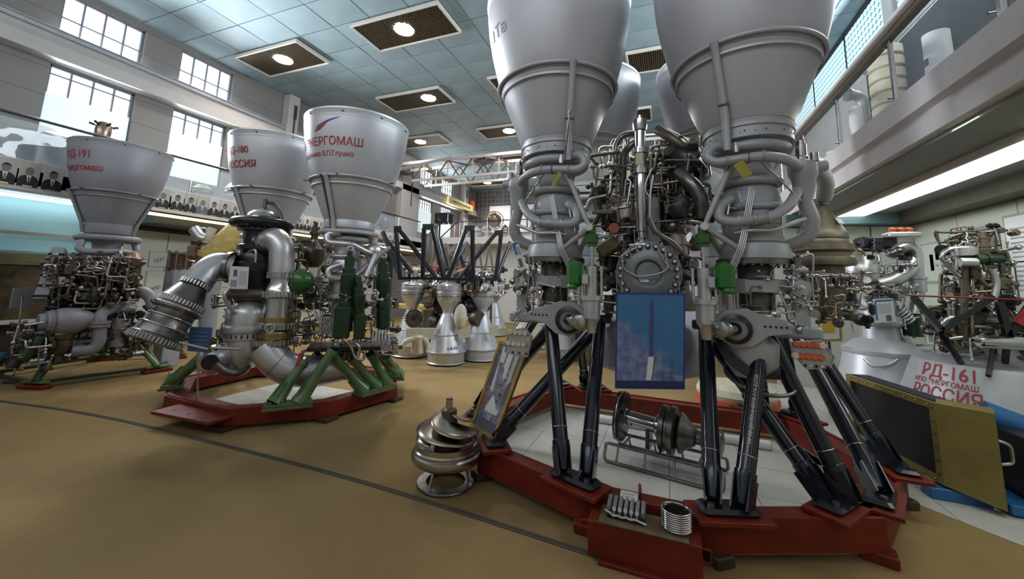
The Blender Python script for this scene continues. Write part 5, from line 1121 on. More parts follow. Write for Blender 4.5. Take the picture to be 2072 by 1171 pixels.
MB().bev((-11.3, 14.2, 7.2), (.35, .45, .35), .03).build('motor_box', M['lampframe'], cr); MB().cyl((-11.2, 13.9, 7.1), (-11.2, 14.6, 7.1), .12, n=16).build('motor', M['darksteel'], cr)
MB().bev((-7.1, 14.7, 7.0), (.5, .7, .25), .02).build('trolley', M['darksteel'], cr)
t = thing('hoist_beam', 'yellow hoist box on the far end of the crane beam', 'hoist', (-11.4, 20.6, 6.4)); MB().bev((-11.45, 20.6, 6.38), (.2, 3.0, .42), .02).build('hoist_body', mat('hoistyellow', (.55, .45, .16), .5), t); MB().bev((-11.34, 20.6, 6.38), (.02, 2.2, .12), .005).build('hoist_stripe', M['print'], t)
t = thing('red_sign', 'small red box on the wall in the far corner', 'sign', (-11.6, 22.6, 6.6)); MB().bev((-11.6, 22.4, 6.75), (.3, .3, .5), .02).build('red_panel', mat('redsign', (.45, .08, .05), .5), t); MB().bev((-11.6, 22.4, 6.4), (.1, .1, .3), .01).build('bracket', M['dark'], t)
p = PY(898, 442, 16.0); t = thing('loudspeaker', 'black loudspeaker box on a stand at the far left balcony', 'speaker', p); MB().bev(p, (.75, .5, .5), .03).build('cabinet', M['black'], t); MB().lathe([(.16, 0), (.16, .02), (.10, -.02), (0, -.02)], p+Vector((0, -.26, 0)), (0, -1, 0), 20).build('cone', M['dark'], t); MB().cyl(p-Vector((.2, 0, .95)), p-Vector((.2, 0, .2)), .04, n=8).build('stand_pole', M['dark'], t)
# objects on the end balcony
for k, (x, y, r) in enumerate(((1000, 445, .42), (985, 458, .3), (1022, 458, .3), (965, 462, .3), (942, 460, .25))):
    p = PY(x, y, 16.2+.3*k); p.z = 3.73
    lab = ['round wire sphere satellite model on the end balcony', 'small pale engine model behind the end balcony glass', 'small brown engine model at right behind the end balcony glass', 'white cone model left on the end balcony', 'tiny tank model at the left end of the end balcony'][k]
    t = thing('space_model', lab, 'model', p)
    if k == 0:
        c = p+Vector((0, 0, .85)); MB().ball(c, r*.8, 18).build('sphere', M['bronze'], t)
        for q in range(3): MB().torus(c, r, .02, (math.cos(q), math.sin(q), .4), 24, 5).build('hoop', M['brass'], t)
        MB().cyl(p, c, .05, n=8).build('pedestal', M['white'], t)
    else:
        MB().lathe([(0, 0), (r*.8, 0), (r*.8, .06), (r*.3, .08), (r*.25, .3), (r*.7, .36), (r*.7, .55), (r*.2, .7), (0, .75)], p, n=20).build('body', M[['bronze', 'cream', 'copper', 'white', 'silver'][k]], t); MB().torus(p+Vector((0, 0, .45)), r*.72, .03, n=20, m=6).build('rim_band', M['darksteel'], t)
# objects on the left balcony behind the panes
for k, (x, y, dx, lab) in enumerate(((197, 275, -11.0, 'copper brown flared nozzle cup standing on the left balcony'), )):
    p = PX(x, 330, dx); p.z = 3.49; top = PX(197, 245, dx).z; h = top-3.49
    t = thing('nozzle_cup', lab, 'nozzle', p); MB().lathe([(0, 0), (.14, 0), (.14, h*.1), (.07, h*.2), (.06, h*.62), (.09, h*.66), (.14, h*.76), (.15, h*.88), (.13, h*.96), (.11, h), (0, h*.98)], p, n=24).build('cup', M['copper'], t)
    for q in range(6): aa = q*math.pi/3; MB().cyl(p+Vector((.13*math.cos(aa), .13*math.sin(aa), h*.95)), p+Vector((.22*math.cos(aa), .22*math.sin(aa), h*.97)), .025, n=8).build('rim_lug', M['blacksteel'], t)
p = PX(118, 300, -11.52); p.z = 3.49; t = thing('black_dome', 'black domed exhibit behind the left balcony handrail', 'exhibit', p); MB().lathe([(0, 1.05), (.25, 1.0), (.42, .85), (.48, .7), (.48, .1), (0, .1)], p, n=28).build('dome', M['black'], t); MB().lathe([(.3, 0), (.3, .1), (0, .1)], p, n=20).build('foot', M['chrome'], t)
for k, (y, h, m, lab) in enumerate(((6.3, .55, 'olive', 'dark engine model behind the balcony panes over the portraits'), (7.1, .8, 'printgrey', 'tall grey model behind the balcony panes over the portraits'), (9.0, .8, 'bluepaint', 'bluish model on the balcony between the twin nozzles'), (12.6, .7, 'cream', 'cream model on the balcony right of the lettered nozzle'), (13.4, .9, 'blue', 'blue grey model on the far left balcony'))):
    p = Vector((-11.1, y, 3.49)); t = thing('space_model', lab, 'model', p); MB().lathe([(0, 0), (.25, 0), (.25, .05), (.08, .08), (.07, h*.4), (.2, h*.5), (.22, h*.8), (.1, h), (0, h)], p, n=20).build('body', M[m], t); MB().torus(p+Vector((0, 0, h*.65)), .225, .025, n=20, m=6).build('rim_band', M['darksteel'], t)
# ================================================================ bronze turbine at the right rear of the big engine
g = PY(1664, 500, 5.3); zq = lambda y: PY(1664, y, 5.3).z
gt = MB().lathe([(0, zq(404)), (.085, zq(404)), (.085, zq(416)), (.075, zq(417)), (.09, zq(424)), (.205, zq(464)), (.222, zq(470)), (.235, zq(478)), (.235, zq(484)), (.225, zq(486)), (.235, zq(490)), (.235, zq(494)), (.275, zq(496)), (.28, zq(508)), (.25, zq(513)), (.25, zq(518)), (.275, zq(522)), (.285, zq(530)), (.275, zq(537)), (.18, zq(540)), (.175, zq(598)), (.12, zq(640)), (0, zq(650))], (g.x, g.y, 0), n=52).build('bronze_turbine', M['bronze'], eng)
MB().boltring((g.x, g.y, zq(416)), .072, 12, .014, .06).build('turbine_bolts', M['blacksteel'], gt, kind='stuff')
MB().boltring((g.x, g.y, zq(509)), .262, 34, .013, .055).build('turbine_bolts', M['darksteel'], gt, kind='stuff')
MB().box((g.x+.13, g.y-.14, zq(452)), (.08, .01, .07), M=Matrix.Rotation(.7, 3, 'Z')@Matrix.Rotation(-.5, 3, 'X')).build('data_label', M['white'], gt)
MB().pipe([PY(1650, 330, 4.6), PY(1672, 365, 4.8), PY(1668, 398, 5.2)], .075, 14).build('hot_gas_pipe', M['greypaint'], eng)
rgb = boxregion(1.25, 1.75, 4.5, 5.0, 1.45, 1.95); plumbing(eng, rgb, 22, .006, .014, PIPEMATS, seed=71, seglen=(.06, .2)); fittings(eng, rgb, 26, DARKMATS+[M['steel']], seed=72, smin=.025, smax=.06)
# ================================================================ right bay: silver engine on its bell
se = thing('rocket_engine', 'silver engine with big sphere standing on its grey bell in the right bay', 'rocket engine', (2.75, 7.0, 0))
def Q(x, y, dy=0): return PY(x, y, 7.0+dy)
sc0 = Q(1788, 740); qz = lambda y: Q(1780, y).z
bell_ = MB().lathe([(.60, qz(835)), (.62, qz(835)), (.62, qz(828)), (.56, qz(800)), (.47, qz(750)), (.42, qz(716)), (.43, qz(712)), (.43, qz(706)), (.40, qz(702)), (.3, qz(690)), (.22, qz(684)), (.2, qz(660)), (.26, qz(655)), (.26, qz(640)), (.22, qz(636)), (.2, qz(612)), (.16, qz(600)), (0, qz(598))], (sc0.x, sc0.y, 0), n=52).build('bell_nozzle', M['nozzle2'], se)
wraptext('50000', .085, (sc0.x, sc0.y), lambda z: .425, facecam((sc0.x, sc0.y))-.95, qz(713), M['redpaint'], 'red_lettering', bell_)
MB().lathe([(0, 0), (.08, 0), (.62, .02), (.64, .05), (0, .05)], (sc0.x, sc0.y, .0), n=28).build('floor_plinth', M['soffit'], se)
for k in range(4): aa = k*math.pi/2+.6; MB().cyl((sc0.x+.58*math.cos(aa), sc0.y+.58*math.sin(aa), .04), (sc0.x+.58*math.cos(aa), sc0.y+.58*math.sin(aa), qz(832)), .03, n=8).build('plinth_leg', M['greypaint'], se)
MB().ball(Q(1742, 548, -.1), .20, 28, 1.25).build('gas_sphere', M['silver'], se); MB().torus(Q(1742, 553, -.1), .201, .012, n=32, m=6).build('sphere_band', M['steel'], se)
for x, y in ((1729, 517), (1752, 568)): MB().lathe([(.05, 0), (.05, .05), (0, .05)], Q(x, y, -.26), (-.2, -1, .3), 14).build('sphere_port', M['steel'], se)
MB().pipe([Q(1775, 575, -.1), Q(1805, 568, -.1), Q(1840, 545, -.05), Q(1850, 525, 0)], .10, 16, bend=.2).build('bent_duct', M['silver'], se)
MB().pipe([Q(1802, 520, -.05), Q(1815, 502, -.05), Q(1838, 496, -.05), Q(1856, 512, -.05), Q(1856, 548, -.05), Q(1862, 575, -.05), Q(1855, 605, -.05), Q(1850, 640, -.1), Q(1828, 648, -.1), Q(1815, 630, -.1)], .065, 14, bend=.14).build('arch_pipe', M['silver'], se)
MB().lathe([(.09, 0), (.09, .16), (.11, .17), (.11, .2), (0, .2)], Q(1858, 590, -.05), (0, 0, 1), 20).build('arch_sleeve', M['silver'], se)
for k in range(5): MB().torus(Q(1820+k*5, 628+k*5, -.14), .075, .014, (.7, 0, -.7), 18, 6).build('bellows_ring', M['silver'], se)
MB().pipe([Q(1752, 595, -.2), Q(1785, 578, -.3), Q(1832, 600, -.3), Q(1822, 625, -.25)], .016, 8).build('tie_tube', M['silver'], se)
MB().pipe([Q(1830, 680, -.15), Q(1858, 716, -.2), Q(1868, 745, -.2), Q(1876, 780, -.25)], .04, 10).build('exhaust_tube', M['silver'], se); MB().pipe([Q(1750, 725, -.42), Q(1765, 742, -.5), Q(1800, 738, -.45), Q(1820, 725, -.4)], .022, 8).build('bell_tube', M['silver'], se)
MB().lathe([(0, -.2), (.11, -.2), (.11, .2), (0, .2)], Q(1850, 713, -.1), (1, 0, .1), 20).build('cross_cylinder', M['silver'], se)
MB().bev(Q(1770, 492, .1), (.40, .3, .16), .02).build('black_box', M['blacksteel'], se); 
cp = MB().bev(Q(1824, 476, -.05), (.36, .22, .07), .015).build('connector_tray', M['silver'], se)
for i in range(3):
    for j in range(2): MB().lathe([(.045, 0), (.045, .04), (.03, .05), (0, .05)], Q(1806+i*17, 473+j*5, -.05-.0*j)+Vector((0, .0, .035)), (0, -.3, 1), 14).build('connector_cap', M['orange'], cp)
rgs = boxregion(2.35, 3.1, 6.75, 7.1, 1.2, 2.45); plumbing(se, rgs, 40, .008, .02, [M['silver'], M['steel'], M['copper'], M['chrome']], seed=81, seglen=(.08, .3)); fittings(se, rgs, 32, [M['silver'], M['steel'], M['darksteel'], M['blacksteel']], seed=82, smin=.03, smax=.09)
MB().bev(Q(1712, 640, -.3), (.40, .12, .10), .02).build('dark_bracket', M['blacksteel'], se); MB().lathe([(0, 0), (.1, 0), (.1, .3), (0, .3)], Q(1848, 680, -.1), n=16).build('green_bottle', M['darkgreen'], se)
# ================================================================ right edge engine on its large cone
re = thing('rocket_engine', 'piped engine on a wide grey cone with red lettering at the right edge', 'rocket engine', (3.22, 5.9, 0))
rc = (3.22, 5.9, 0)
cone = MB().lathe([(.84, .22), (.86, .22), (.86, .26), (.60, 1.02), (.58, 1.05), (.52, 1.07), (.3, 1.12), (.22, 1.25), (.16, 1.4), (.2, 1.5), (.2, 1.6), (0, 1.62)], rc, n=64).build('bell_nozzle', M['greypaint'], re)
rf = rfun_of([(.86, .26), (.60, 1.02)]); 
def rf2(z): return .86-(z-.26)*.342
pr_ = facecam(rc)
wraptext('РД-161', .175, rc, rf2, pr_-.50, .90, M['redpaint'], 'red_lettering', cone, .85); wraptext('НПО ЭНЕРГОМАШ', .072, rc, rf2, pr_-.55, .826, M['redpaint'], 'red_lettering', cone, .85); wraptext('РОССИЯ', .17, rc, rf2, pr_-.52, .685, M['redpaint'], 'red_lettering', cone, .85)
for k in range(4): aa = k*math.pi/2+.5; MB().cyl((rc[0]+.78*math.cos(aa), rc[1]+.78*math.sin(aa), 0), (rc[0]+.82*math.cos(aa), rc[1]+.82*math.sin(aa), .24), .03, n=8).build('stand_leg', M['black'], re)
MB().torus((rc[0], rc[1], .20), .83, .03, n=48, m=8).build('stand_ring', M['black'], re)
rgr = boxregion(2.7, 3.75, 5.45, 6.1, 1.1, 1.65); plumbing(re, rgr, 60, .007, .020, PIPEMATS, seed=91, seglen=(.08, .3)); fittings(re, rgr, 55, DARKMATS+[M['steel'], M['bronze']], seed=92, smin=.03, smax=.085)
rgr2 = boxregion(2.85, 3.4, 5.5, 5.9, 1.6, 2.5); plumbing(re, rgr2, 46, .006, .018, PIPEMATS, seed=93, seglen=(.08, .3)); fittings(re, rgr2, 36, DARKMATS+[M['steel'], M['copper']], seed=94, smin=.025, smax=.075)
S = lambda x, y, dy=0: PY(x, y, 5.5+dy)
MB().cyl(S(1952, 520), S(1952, 690), .030, n=16).build('center_column', M['castbrown'], re); MB().lathe([(0, -.06), (.10, -.05), (.10, .03), (.06, .05), (0, .05)], S(1952, 508), n=18).build('column_cap', M['silver'], re)
MB().pipe([S(1940, 502), S(1915, 505), S(1902, 520), S(1925, 545), S(1942, 560)], .022, 10, bend=.08).build('arched_tube', M['chrome'], re)
MB().pipe([S(1905, 670), S(1910, 648), S(1930, 640), S(1965, 660), S(1968, 680), S(1915, 686)], .022, 10, bend=.08).build('arched_tube', M['chrome'], re)
MB().cyl(S(1942, 530, -.1), S(1976, 530, -.1), .045, n=14).build('solenoid', M['silver'], re); MB().lathe([(0, 0), (.05, 0), (.05, .07), (.062, .07), (.062, .10), (.045, .10), (.045, .19), (0, .19)], S(1976, 525, -.1), (1, 0, .05), 20).build('solenoid', M['darkgreen'], re)
MB().lathe([(0, 0), (.05, 0), (.05, .02), (.062, .02), (.062, .36), (.05, .38), (0, .38)], S(1978, 690, -.2), (1, 0, .0), 20).build('cross_cylinder', M['chrome'], re)
MB().pipe([S(2005, 545), S(2018, 570), S(2012, 600), S(2005, 615)], .03, 10).build('corrugated_hose', M['silver'], re); MB().pipe([S(1985, 565), S(1998, 580), S(2008, 575)], .02, 8).build('corrugated_hose', M['bronze'], re)
MB().pipe([S(2060, 660, .2), S(2010, 700, .1), S(2000, 760, -.2)], .02, 8).build('drain_tube', M['castbrown'], re)
tf = thing('support_frame', 'black angled tube frame with a red bar at the right edge', 'frame', (3.2, 5.4, 0))
for a, b in (((1848, 600), (1905, 668)), ((1905, 668), (2010, 600)), ((2022, 610), (2040, 680)), ((2040, 680), (2090, 610))): MB().bar(S(*a, -.15), S(*b, -.15), .05).build('frame_bar', M['black'], tf)
MB().cyl(S(1832, 597, -.3), S(2085, 607, -.3), .010, n=10).build('red_rod', mat('redrod', (.16, .015, .015), .35), tf)
for x in (1905, 2040): p = S(x, 672, -.15); MB().bar(p, Vector((p.x+(rc[0]-p.x)*.35, p.y+(rc[1]-p.y)*.35, 1.06)), .04).build('frame_foot', M['black'], tf)
MB().bar(S(2058, 655, -.18), S(2085, 625, -.18), .06, .052).build('red_tape', M['redpaint'], tf)
# ================================================================ gold edged case with dark panel
gc = thing('equipment_case', 'gold framed case with a dark panel and blue feet on the pale floor', 'case', (2.2, 5.3, 0))
g0, g1, h0, h1 = Vector((2.22, 4.78, 0)), Vector((1.98, 5.95, 0)), .12, .80
fd = (g1-g0).normalized(); nd = Vector((fd.y, -fd.x, 0)); nd = nd if nd.x > 0 else -nd; W_ = (g1-g0).length
dp = MB().prism([(.0, h0), (W_, h0), (W_, h1), (0, h1)], g0+nd*.03, fd, (0, 0, 1), nd, .20).build('dark_panel', mat('deepdark', (.006, .007, .012), .5), gc)
def gbar(a0, b0, a1, b1): return MB().prism([(a0, b0), (a1, b0), (a1, b1), (a0, b1)], g0-nd*.005, fd, (0, 0, 1), nd, .06).build('frame_strip', M['gold'], gc)
for s_ in (gbar(0, h0, .07, h1), gbar(W_-.07, h0, W_, h1), gbar(.07, h0, W_-.07, h0+.05), gbar(.07, h1-.06, W_-.07, h1)): pass
for k in range(9):
    for z in (h0+.025, h1-.03):
        p = g0+fd*(.08+k*(W_-.16)/8)+Vector((0, 0, z))-nd*.008; MB().ball(p, .011, 8).build('rivet', M['brass'], gc)
for k in range(6): MB().ball(g0+fd*.035+Vector((0, 0, h0+.08+k*.11))-nd*.008, .009, 8).build('rivet', M['dark'], gc)
sd = Vector((.28, -.18, 0))
MB().add([g0+Vector((0, 0, h0)), g0+sd+Vector((0, 0, h0-.06)), g0+sd+Vector((0, 0, h1)), g0+Vector((0, 0, h1)), g0+Vector((.06, .12, h0)), g0+sd+Vector((.06, .12, h0-.06)), g0+sd+Vector((.06, .12, h1+.02)), g0+Vector((.06, .12, h1+.02))], [(0, 1, 2, 3), (7, 6, 5, 4), (3, 2, 6, 7), (1, 5, 6, 2), (0, 4, 5, 1), (0, 3, 7, 4)]).build('side_flap', M['gold'], gc)
p = g0+sd+Vector((.01, .02, .5)); MB().pipe([p+Vector((0, 0, .09)), p+Vector((.06, -.02, .07)), p+Vector((.06, -.02, -.07)), p+Vector((0, 0, -.09))], .012, 8).build('side_handle', M['steel'], gc)
for q in (g0+fd*.06, g1-fd*.2): MB().bev((q.x+.1, q.y, .05), (.40, .16, .10), .01).build('blue_foot', M['blue'], gc)
bx = thing('equipment_case', 'black case with blue hood at the right edge beside the gold flap', 'case', (2.95, 4.95, 0))
MB().bev((3.1, 5.0, .36), (.75, .6, .5), .01).build('case_body', mat('casedark', (.012, .013, .02), .35), bx); MB().bev((3.0, 4.9, .06), (.9, .5, .08), .01).build('blue_foot', M['blue'], bx)
MB().lathe([(0, -.25), (.11, -.25), (.11, .2), (0, .2)], (2.95, 5.12, .60), (.8, -.2, -.30), 20).build('blue_hood', M['blue'], bx); MB().bar((2.75, 4.7, .55), (2.75, 4.7, .48), .02).build('latch', M['steel'], bx)
# ================================================================ wall boards at right
def quadboard(t, bl, br, tr_, tl, th=.015):
    bl, br, tr_, tl = map(Vector, (bl, br, tr_, tl)); n = (br-bl).cross(tl-bl).normalized()
    def F(u, v, o=0): return bl*(1-u)*(1-v)+br*u*(1-v)+tr_*u*v+tl*(1-u)*v+n*o
    return F, n
def quad(F, u0, v0, u1, v1, o, th, m, name, parent):
    pts = [F(u0, v0, o), F(u1, v0, o), F(u1, v1, o), F(u0, v1, o)]; back = [F(u0, v0, o-th), F(u1, v0, o-th), F(u1, v1, o-th), F(u0, v1, o-th)]
    return MB().add(pts+back, [(0, 1, 2, 3), (7, 6, 5, 4), (0, 4, 5, 1), (1, 5, 6, 2), (2, 6, 7, 3), (3, 7, 4, 0)]).build(name, m, parent)
XQ = XR-.10
def wallboard(y0, z0, y1, z1, label, items, mback):
    t = thing('notice_board', label, 'notice board', (XQ, (y0+y1)/2, z0)); F, n = quadboard(t, (XQ, y0, z0), (XQ, y1, z0), (XQ, y1, z1), (XQ, y0, z1))
    F, n = quadboard(t, (XQ, y1, z0), (XQ, y0, z0), (XQ, y0, z1), (XQ, y1, z1))
    quad(F, 0, 0, 1, 1, .0, .012, mback, 'board', t)
    for (u0, v0, u1, v1, m) in items: quad(F, u0, v0, u1, v1, .004, .003, M[m], 'sheet', t)
wallboard(8.10, 1.95, 8.88, 2.62, 'small board with a blue drawing nearest the room corner', [(.05, .05, .95, .95, 'panelwhite'), (.3, .3, .42, .7, 'printblue'), (.5, .55, .68, .8, 'printgrey'), (.72, .1, .8, .3, 'bluepaint')], M['printgrey'])
wallboard(7.15, 1.62, 8.05, 2.72, 'grey notice board with papers and photographs on the right wall', [(.04, .45, .38, .92, 'paper'), (.44, .68, .64, .95, 'printgrey'), (.70, .70, .95, .96, 'print'), (.48, .40, .92, .64, 'paper'), (.1, .25, .38, .42, 'paper'), (.55, .2, .9, .38, 'print'), (.55, .02, .72, .18, 'printgrey'), (.76, .02, .98, .18, 'print')], mat('boardgrey', (.27, .30, .28), .6))
wallboard(5.9, 1.72, 7.05, 2.80, 'large white text board cut by the right picture edge', [(.03, .03, .97, .97, 'paper')]+[(.08, .1+.055*k, .8, .12+.055*k, 'printgrey') for k in range(14)], M['printgrey'])
wallboard(7.2, .95, 8.8, 1.55, 'lower dark board with sheets and purple print on the right wall', [(.04, .2, .2, .9, 'paper'), (.25, .05, .42, .95, 'bluepaint'), (.48, .2, .62, .9, 'paper'), (.7, .5, .85, .95, 'paper'), (.7, .05, .95, .4, 'panelwhite')], mat('boarddark', (.05, .05, .07), .5))
t = thing('framed_picture', 'orange framed picture leaning in the right bay behind the big engine', 'picture', PY(1682, 665, 7.3)); F, n = quadboard(t, PY(1655, 692, 7.3), PY(1705, 690, 7.3), PY(1703, 640, 7.3), PY(1655, 640, 7.3))
quad(F, 0, 0, 1, 1, 0, .03, M['goldframe'], 'frame', t); quad(F, .1, .1, .88, .9, .004, .003, M['white'], 'mount', t); quad(F, .15, .35, .7, .85, .008, .003, mat('sunprint', (.65, .42, .05), .6), 'print', t)
MB().cyl(F(.5, 0, -.05), Vector((F(.5, 0, -.05).x, F(.5, 0, -.05).y, 0)), .02, n=8).build('easel_leg', M['dark'], t)
# ================================================================ poster, framed picture, cards
def posterprint():
    m = bpy.data.materials.new('launch_print'); m.use_nodes = True; nt = m.node_tree; b = nt.nodes['Principled BSDF']; b.inputs['Roughness'].default_value = .28
    tc = nt.nodes.new('ShaderNodeTexCoord'); sep = nt.nodes.new('ShaderNodeSeparateXYZ'); nt.links.new(tc.outputs['Object'], sep.inputs[0])
    n = nt.nodes.new('ShaderNodeTexNoise'); n.inputs['Scale'].default_value = 9; n.inputs['Detail'].default_value = 6; nt.links.new(tc.outputs['Object'], n.inputs['Vector'])
    n2 = nt.nodes.new('ShaderNodeTexNoise'); n2.inputs['Scale'].default_value = 15; n2.inputs['Detail'].default_value = 4; nt.links.new(tc.outputs['Object'], n2.inputs['Vector'])
    def mth(op, a, bb):
        k = nt.nodes.new('ShaderNodeMath'); k.operation = op
        for i, q in enumerate((a, bb)):
            if isinstance(q, (int, float)): k.inputs[i].default_value = q
            else: nt.links.new(q, k.inputs[i])
        return k.outputs[0]
    # object z runs 0 (bottom) to .7 (top), object x runs -.25 to .25
    low = mth('MULTIPLY_ADD', sep.outputs['Z'], -2.6) ; nt.nodes[-1].inputs[2].default_value = 1.0
    left = mth('MULTIPLY_ADD', sep.outputs['X'], -2.0); nt.nodes[-1].inputs[2].default_value = .0
    s_ = mth('ADD', mth('ADD', low, left), mth('MULTIPLY', n.outputs['Fac'], 1.1))
    r1 = nt.nodes.new('ShaderNodeValToRGB'); r1.color_ramp.elements[0].position = .58; r1.color_ramp.elements[1].position = .88; nt.links.new(s_, r1.inputs[0])
    sk = nt.nodes.new('ShaderNodeValToRGB'); sk.color_ramp.elements[0].color = (.03, .13, .34, 1); sk.color_ramp.elements[1].color = (.065, .23, .42, 1); nt.links.new(n.outputs['Fac'], sk.inputs[0])
    sm = nt.nodes.new('ShaderNodeValToRGB'); sm.color_ramp.elements[0].color = (.09, .14, .32, 1); sm.color_ramp.elements[1].color = (.27, .30, .47, 1); sm.color_ramp.elements[0].position = .35; sm.color_ramp.elements[1].position = .65; nt.links.new(n2.outputs['Fac'], sm.inputs[0])
    mx = nt.nodes.new('ShaderNodeMixRGB'); nt.links.new(r1.outputs[0], mx.inputs[0]); nt.links.new(sk.outputs[0], mx.inputs[1]); nt.links.new(sm.outputs[0], mx.inputs[2]); nt.links.new(mx.outputs[0], b.inputs['Base Color']); return m
c4 = [PY(1244, 786, 3.36), PY(1386, 788, 3.36), PY(1387, 593, 3.36), PY(1247, 591, 3.36)]
po = thing('poster', 'blue poster of a rocket launch hanging in front of the big engine', 'poster', (c4[0]+c4[1])/2)
F, n = quadboard(po, *c4); quad(F, 0, 0, 1, 1, 0, .014, mat('posterblue', (.03, .045, .24), .35), 'border', po); quad(F, .025, .02, .975, .975, .003, .003, posterprint(), 'picture', po)
quad(F, .025, .02, .975, .085, .005, .002, mat('ground', (.02, .035, .12), .4), 'ground_print', po)
MB().add([F(.50, .335, .006), F(.555, .335, .006), F(.56, .86, .006), F(.545, .90, .006), F(.53, .935, .006), F(.515, .90, .006), F(.50, .86, .006)], [tuple(range(7))]).build('rocket_print', mat('rocketprint', (.055, .075, .26), .4), po)
quad(F, .497, .625, .563, .645, .008, .001, M['redpaint'], 'rocket_band', po)
MB().add([F(.455, .09, .006), F(.54, .09, .006), F(.565, .33, .006), F(.49, .33, .006)], [(0, 1, 2, 3)]).build('flame_print', mat('flameprint', (.75, .78, .85), .4), po)
for a, b, wd in (((.53, .09), (.60, .33), .008), ((.62, .17), (.975, .17), .008), ((.69, .09), (.69, .18), .012), ((.81, .09), (.81, .18), .012), ((.83, .23), (.83, .32), .01)):
    A_, B_ = F(*a, .007), F(*b, .007); sd_ = (B_-A_).normalized().cross(n)*wd*.35; MB().add([A_-sd_, B_-sd_, B_+sd_, A_+sd_], [(0, 1, 2, 3)]).build('tower_print', M['print'], po)
for u in (.08, .92): p = F(u, 1, -.005); MB().cyl(p, p+Vector((0, .16, .30)), .003, n=6).build('hanging_wire', M['steel'], po)
# framed shuttle picture leaning on the ring
bl, br, tr_, tl = Vector((-1.80, 3.66, .36)), Vector((-1.475, 3.49, .335)), PY(1068, 707, 3.74), PY(1012, 689, 3.84)
fp = thing('framed_picture', 'tall gold framed picture of a winged launcher leaning against the left leg', 'picture', (bl+br)/2); F, n = quadboard(fp, bl, br, tr_, tl)
quad(F, 0, 0, 1, 1, -.012, .012, M['dark'], 'backing', fp)
for (a, b, c_, d_) in ((0, 0, 1, .03), (0, .97, 1, 1), (0, 0, .07, 1), (.92, 0, 1, 1)): quad(F, a, b, c_, d_, .012, .024, M['goldframe'], 'frame_side', fp)
quad(F, .07, .03, .92, .97, -.002, .004, mat('padprint', (.24, .22, .27), .3, var=.7, vs=26), 'picture', fp)
def upoly(pts, m, nm_, o=.002): MB().add([F(u, v, o) for u, v in pts], [tuple(range(len(pts)))]).build(nm_, m, fp)
upoly([(.44, .98), (.62, .98), (.62, .42), (.44, .36)], M['white'], 'tank_print'); upoly([(.20, .95), (.38, .95), (.40, .42), (.24, .45)], M['paper'], 'booster_print'); upoly([(.68, .95), (.82, .95), (.82, .6), (.70, .52)], M['panelwhite'], 'booster_print')
upoly([(.46, .60), (.52, .72), (.58, .60), (.60, .42), (.78, .26), (.78, .22), (.30, .22), (.30, .26), (.44, .42)], M['white'], 'orbiter_print', .004); upoly([(.42, .22), (.66, .22), (.62, .14), (.46, .14)], M['printgrey'], 'engine_print', .005)
upoly([(.08, .03), (.91, .03), (.91, .14), (.08, .15)], M['print'], 'ground_print', .001); upoly([(.1, .5), (.2, .5), (.2, .8), (.1, .8)], M['print'], 'gantry_print', .001); upoly([(.74, .35), (.9, .35), (.9, .6), (.74, .6)], M['print'], 'gantry_print', .001); upoly([(.1, .26), (.18, .25), (.2, .4), (.1, .4)], M['orange'], 'gantry_print', .001)
# connector panels
def conn_panel(pts, Y, nx, ny, mcap, label, u0=.1, u1=.9, v0=.3, v1=.85):
    P_ = [PY(x, y, Y) for x, y in pts]; c = sum(P_, Vector())/len(P_); t = thing('connector_panel', label, 'connector panel', c)
    k = len(P_); n = Vector((0, -1, .15)); bd = MB().add(P_+[p-n*.04 for p in P_], [tuple(reversed(range(k)))]+[tuple(range(k, 2*k))]+[(i, (i+1) % k, k+(i+1) % k, k+i) for i in range(k)]).build('panel_plate', M['silver'], t)
    for (p, q) in zip(P_, P_[1:]+P_[:1]): MB().cyl(p+n*.004, q+n*.004, .006, n=6).build('edge_bead', M['greypaint'], t)
    x0, x1, y0, y1 = min(p.x for p in P_), max(p.x for p in P_), min(p.z for p in P_), max(p.z for p in P_)
    for j in range(ny):
        for i in range(nx):
            p = Vector((x0+(x1-x0)*(u0+(u1-u0)*i/(nx-1)+.10*(ny-1-j)*-.5), c.y, y0+(y1-y0)*(v0+(v1-v0)*j/max(1, ny-1)))); p.y = c.y-.006
            MB().lathe([(.0, 0), (.024, 0), (.024, .02), (.019, .028), (.0, .028)], p, n, 14).build('connector_cap', mcap if (i*3+j*2) % 7 else M['cream'], t)
    for i in range(5): p = Vector((x0+(x1-x0)*(.3+.13*i), c.y-.006, y0+(y1-y0)*.12)); MB().cyl(p, p+n*.008, .010, n=10).build('small_socket', M['black'] if i % 2 == 0 else M['cream'], t)
    return t
conn_panel([(1600, 692), (1661, 689), (1688, 722), (1680, 743), (1634, 746), (1609, 720)], 3.42, 5, 2, M['orange'], 'grey connector panel with orange caps on the right black leg', .12, .72, .42, .82)
conn_panel([(1030, 668), (1062, 664), (1076, 680), (1066, 722), (1022, 712)], 3.40, 4, 2, M['cream'], 'grey connector panel with cream caps above the leaning picture', .22, .78, .42, .82)
p = PY(1045, 655, 3.40); MB().pipe([PY(1040, 672, 3.40), PY(1040, 655, 3.40), PY(1046, 643, 3.40), PY(1050, 650, 3.40), PY(1045, 660, 3.40)], .007, 6).build('hanging_hook', M['silver'], bpy.data.objects['connector_panel.001'])
def card(label, c, Dfun, items, name='info_card', cat='card', mback='paper'):
    P_ = [Dfun(x, y) for x, y in c]; t = thing(name, label, cat, (P_[0]+P_[1])/2); F, n = quadboard(t, *P_); quad(F, 0, 0, 1, 1, 0, .004, M[mback], 'sheet', t)
    for (u0, v0, u1, v1, m) in items: quad(F, u0, v0, u1, v1, .002, .001, M[m], 'printed_block', t)
    return t
lines = [(.5, .2+.07*k, .92, .225+.07*k, 'printgrey') for k in range(9)]
